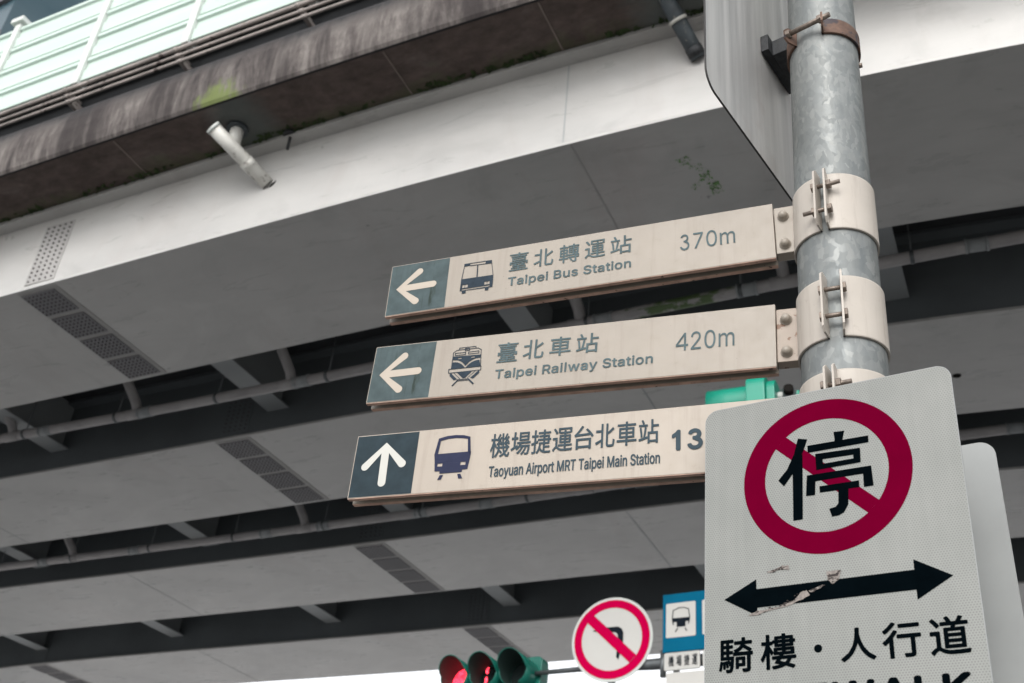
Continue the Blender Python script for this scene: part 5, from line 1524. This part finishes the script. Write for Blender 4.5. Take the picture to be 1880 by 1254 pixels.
ms = thing('signal_mast', (2.66, 9.40, 0), 'dark grey mast arm reaching behind the no-left-turn sign and bus sign', 'mast')
b = MB()
b.tube([(2.66, 9.40, 0.004), (2.66, 9.40, 5.2)], [.11, .09], 20)
b.build('mast_post', M['mast'], ms)
b = MB()
b.tube([(2.66, 9.52, 4.985), (1.5754, 10.30, 5.01), (.95, 10.76, 5.045), (.55, 11.05, 5.055)], [.062, .052, .026, .022], 14)
b.build('mast_arm', M['mast'], ms)
b = MB()
b.tube([(1.66, 10.16, 4.86), (1.66, 10.16, 5.10)], .03, 10)
b.build('arm_collar', M['mast'], ms)

# no left turn
nl = thing('no_left_turn_sign', (1.2149, 10.4295, 4.84), 'round white sign with a red ring and slash over a left-turn arrow', 'traffic sign')
FT = Frame((1.2149, 10.4295, 5.2588), -29)
b = MB()
b.prism(FT.pts(arc(0, 0, .409, 0, 355, 71), 0), FT.n, .012)
b.build('rim', M['sign_edge'], nl, bevel=.003)
b = MB(); flat(b, FT, arc(0, 0, .306, 0, 355, 71), .002); b.build('white_disc', M['sign_white'], nl)
b = MB(); ring(b, FT, 0, 0, .381, .304, .004, 72)
dx, dy = .7071 * 1.03, -.7071 * .97
L = math.hypot(dx, dy); dx, dy = dx / L, dy / L
hw = .047
q = [(-dx * .307 - dy * hw * -1 * -1, 0)]
ln = .302
flat(b, FT, [(-dx * ln + -dy * hw, -dy * ln + dx * hw), (dx * ln + -dy * hw, dy * ln + dx * hw), (dx * ln - -dy * hw, dy * ln - dx * hw), (-dx * ln - -dy * hw, -dy * ln - dx * hw)], .008)
b.build('red_ring', M['sign_red'], nl)
b = MB()
flat(b, FT, [(.052, -.175), (.075, -.205), (.118, -.030), (.118, .052), (.100, .092), (.062, .114), (-.085, .114), (-.200, .088), (-.085, .062), (.030, .062), (.056, .046), (.062, .020), (.062, -.020)], .006)
b.build('turn_arrow', M['sign_black'], nl)
b = MB()
b.box(FT.p(-.03, -.46, -.06), FT.u * .06, FT.v * .60, FT.n * .045)
b.build('mount_channel', M['mast'], nl)

# bus / tram stop sign
bs = thing('stop_sign', (1.95, 9.93, 4.8), 'blue sign with tram pictogram above a white Chinese name plate, behind no-stopping sign', 'bus stop sign')
FB = Frame((1.6331, 10.0684, 5.5967), -33)
b = MB(); b.box(FB.p(.004, -.548, -.02), FB.u * .83, FB.v * .548, FB.n * .02); b.build('blue_panel', M['sign_blue'], bs, bevel=.004)
for x0 in (.038, .392):
    b = MB(); flat(b, FB, rrect(x0, -.416, x0 + .290, -.092, .012, 4), .003); sq = b.build('white_square', M['sign_white'], bs)
    b = MB()
    X = x0 - .038
    # tram front: outline ring, dark lower body, lamps left clear
    o4 = [(.097, -.239), (.105, -.160), (.165, -.137), (.215, -.139), (.264, -.157), (.276, -.239)]
    i4 = [(.106, -.239), (.113, -.166), (.167, -.146), (.213, -.147), (.257, -.164), (.267, -.239)]
    for k in range(5):
        flat(b, FB, [(p[0] + X, p[1]) for p in (o4[k], o4[k + 1], i4[k + 1], i4[k])], .006)
    flat(b, FB, [(p[0] + X, p[1]) for p in ((.097, -.236), (.276, -.239), (.272, -.276), (.101, -.274))], .006)
    flat(b, FB, [(p[0] + X, p[1]) for p in ((.143, -.274), (.231, -.276), (.231, -.323), (.145, -.322))], .006)
    for pts_ in ([(.101, -.274), (.114, -.274), (.118, -.301), (.108, -.300)], [(.259, -.276), (.272, -.276), (.264, -.305), (.256, -.304)],
                 [(.149, -.333), (.160, -.333), (.138, -.368), (.126, -.366)], [(.220, -.337), (.231, -.337), (.250, -.366), (.239, -.369)]):
        flat(b, FB, [(p[0] + X, p[1]) for p in pts_], .006)
    b.build('tram_pictogram', M['sign_black'], sq)
for x0, x1, txt in ((.022, .364, '機場捷運'), (.392, .734, '')):
    b = MB(); b.prism(FB.pts(rrect(x0, -.716, x1, -.556, .014, 4), .002), FB.n, .018); np_ = b.build('name_plate', M['sign_white'], bs, bevel=.003)
    b = MB()
    oo, ii = rrect(x0 + .012, -.706, x1 - .010, -.566, .012, 4), rrect(x0 + .017, -.701, x1 - .015, -.571, .010, 4)
    for k in range(len(oo)):
        k2 = (k + 1) % len(oo)
        flat(b, FB, [oo[k], oo[k2], ii[k2], ii[k]], .004)
    b.build('plate_border', M['sign_edge'], np_)
    if txt:
        b = MB()
        for k, ch in enumerate(txt):
            put_box(b, FB, ch, .092 + k * .075, -.634, .052, .098, .005, .0012)
        b.build('chinese_lettering', M['sign_black'], np_)
b = MB(); b.prism(FB.pts(rrect(.040, -1.02, .78, -.736, .018, 4), 0), FB.n, .02); b.build('blank_plate', M['sign_white'], bs, bevel=.003)
b = MB()
for x in (.10, .62):
    b.box(FB.p(x, -1.0, -.062), FB.u * .05, FB.v * .98, FB.n * .04)
b.build('mount_channels', M['mast'], bs)

# turquoise signal seen from its back, over the third direction sign
gs = thing('traffic_signal', (1.92, 6.66, 5.0), 'turquoise traffic light seen side-on above the lowest direction sign', 'traffic light')
ga = R(-63.3)
class GF(Frame):
    def __init__(s, o):
        s.n = Vector((math.sin(ga), math.cos(ga), 0)); s.v = Vector((0, 0, 1)); s.u = s.v.cross(s.n); s.o = Vector(o)
FGS = GF((1.695, 6.735, 5.725))
signal_head(gs, FGS, 3, .29, .120, M['signal_green_light'], .29, ('dark', 'dark', 'dark'), True, None, False)
gpst = thing('signal_post', (1.93, 6.62, 0), 'galvanised post with clamp beside the turquoise traffic light, behind the signs', 'post')
b = MB()
b.tube([(1.93, 6.62, .004), (1.93, 6.62, 5.80)], [.06, .05], 18)
b.build('post_shaft', M['mast'], gpst)
for z in (5.755, 5.05):
    b = MB()
    c = Vector((1.93, 6.62, z))
    b.tube([c + FGS.n * .02, c + FGS.n * .13], .035, 12)
    cl = b.build('clamp_arm', M['sign_edge'], gpst)
    b = MB()
    dd = Vector((-.28, -.94, .2)).normalized()
    b.tube([c + dd * .02, c + dd * .085], .034, 16)
    b.build('pipe_end', M['dark_gap'], cl)
    b = MB()
    b.box(c + Vector((.045, -.03, -.035)), (.035, 0, 0), (0, .06, 0), (0, 0, .07))
    b.build('clamp_block', M['signal_green_light'], cl, bevel=.006)
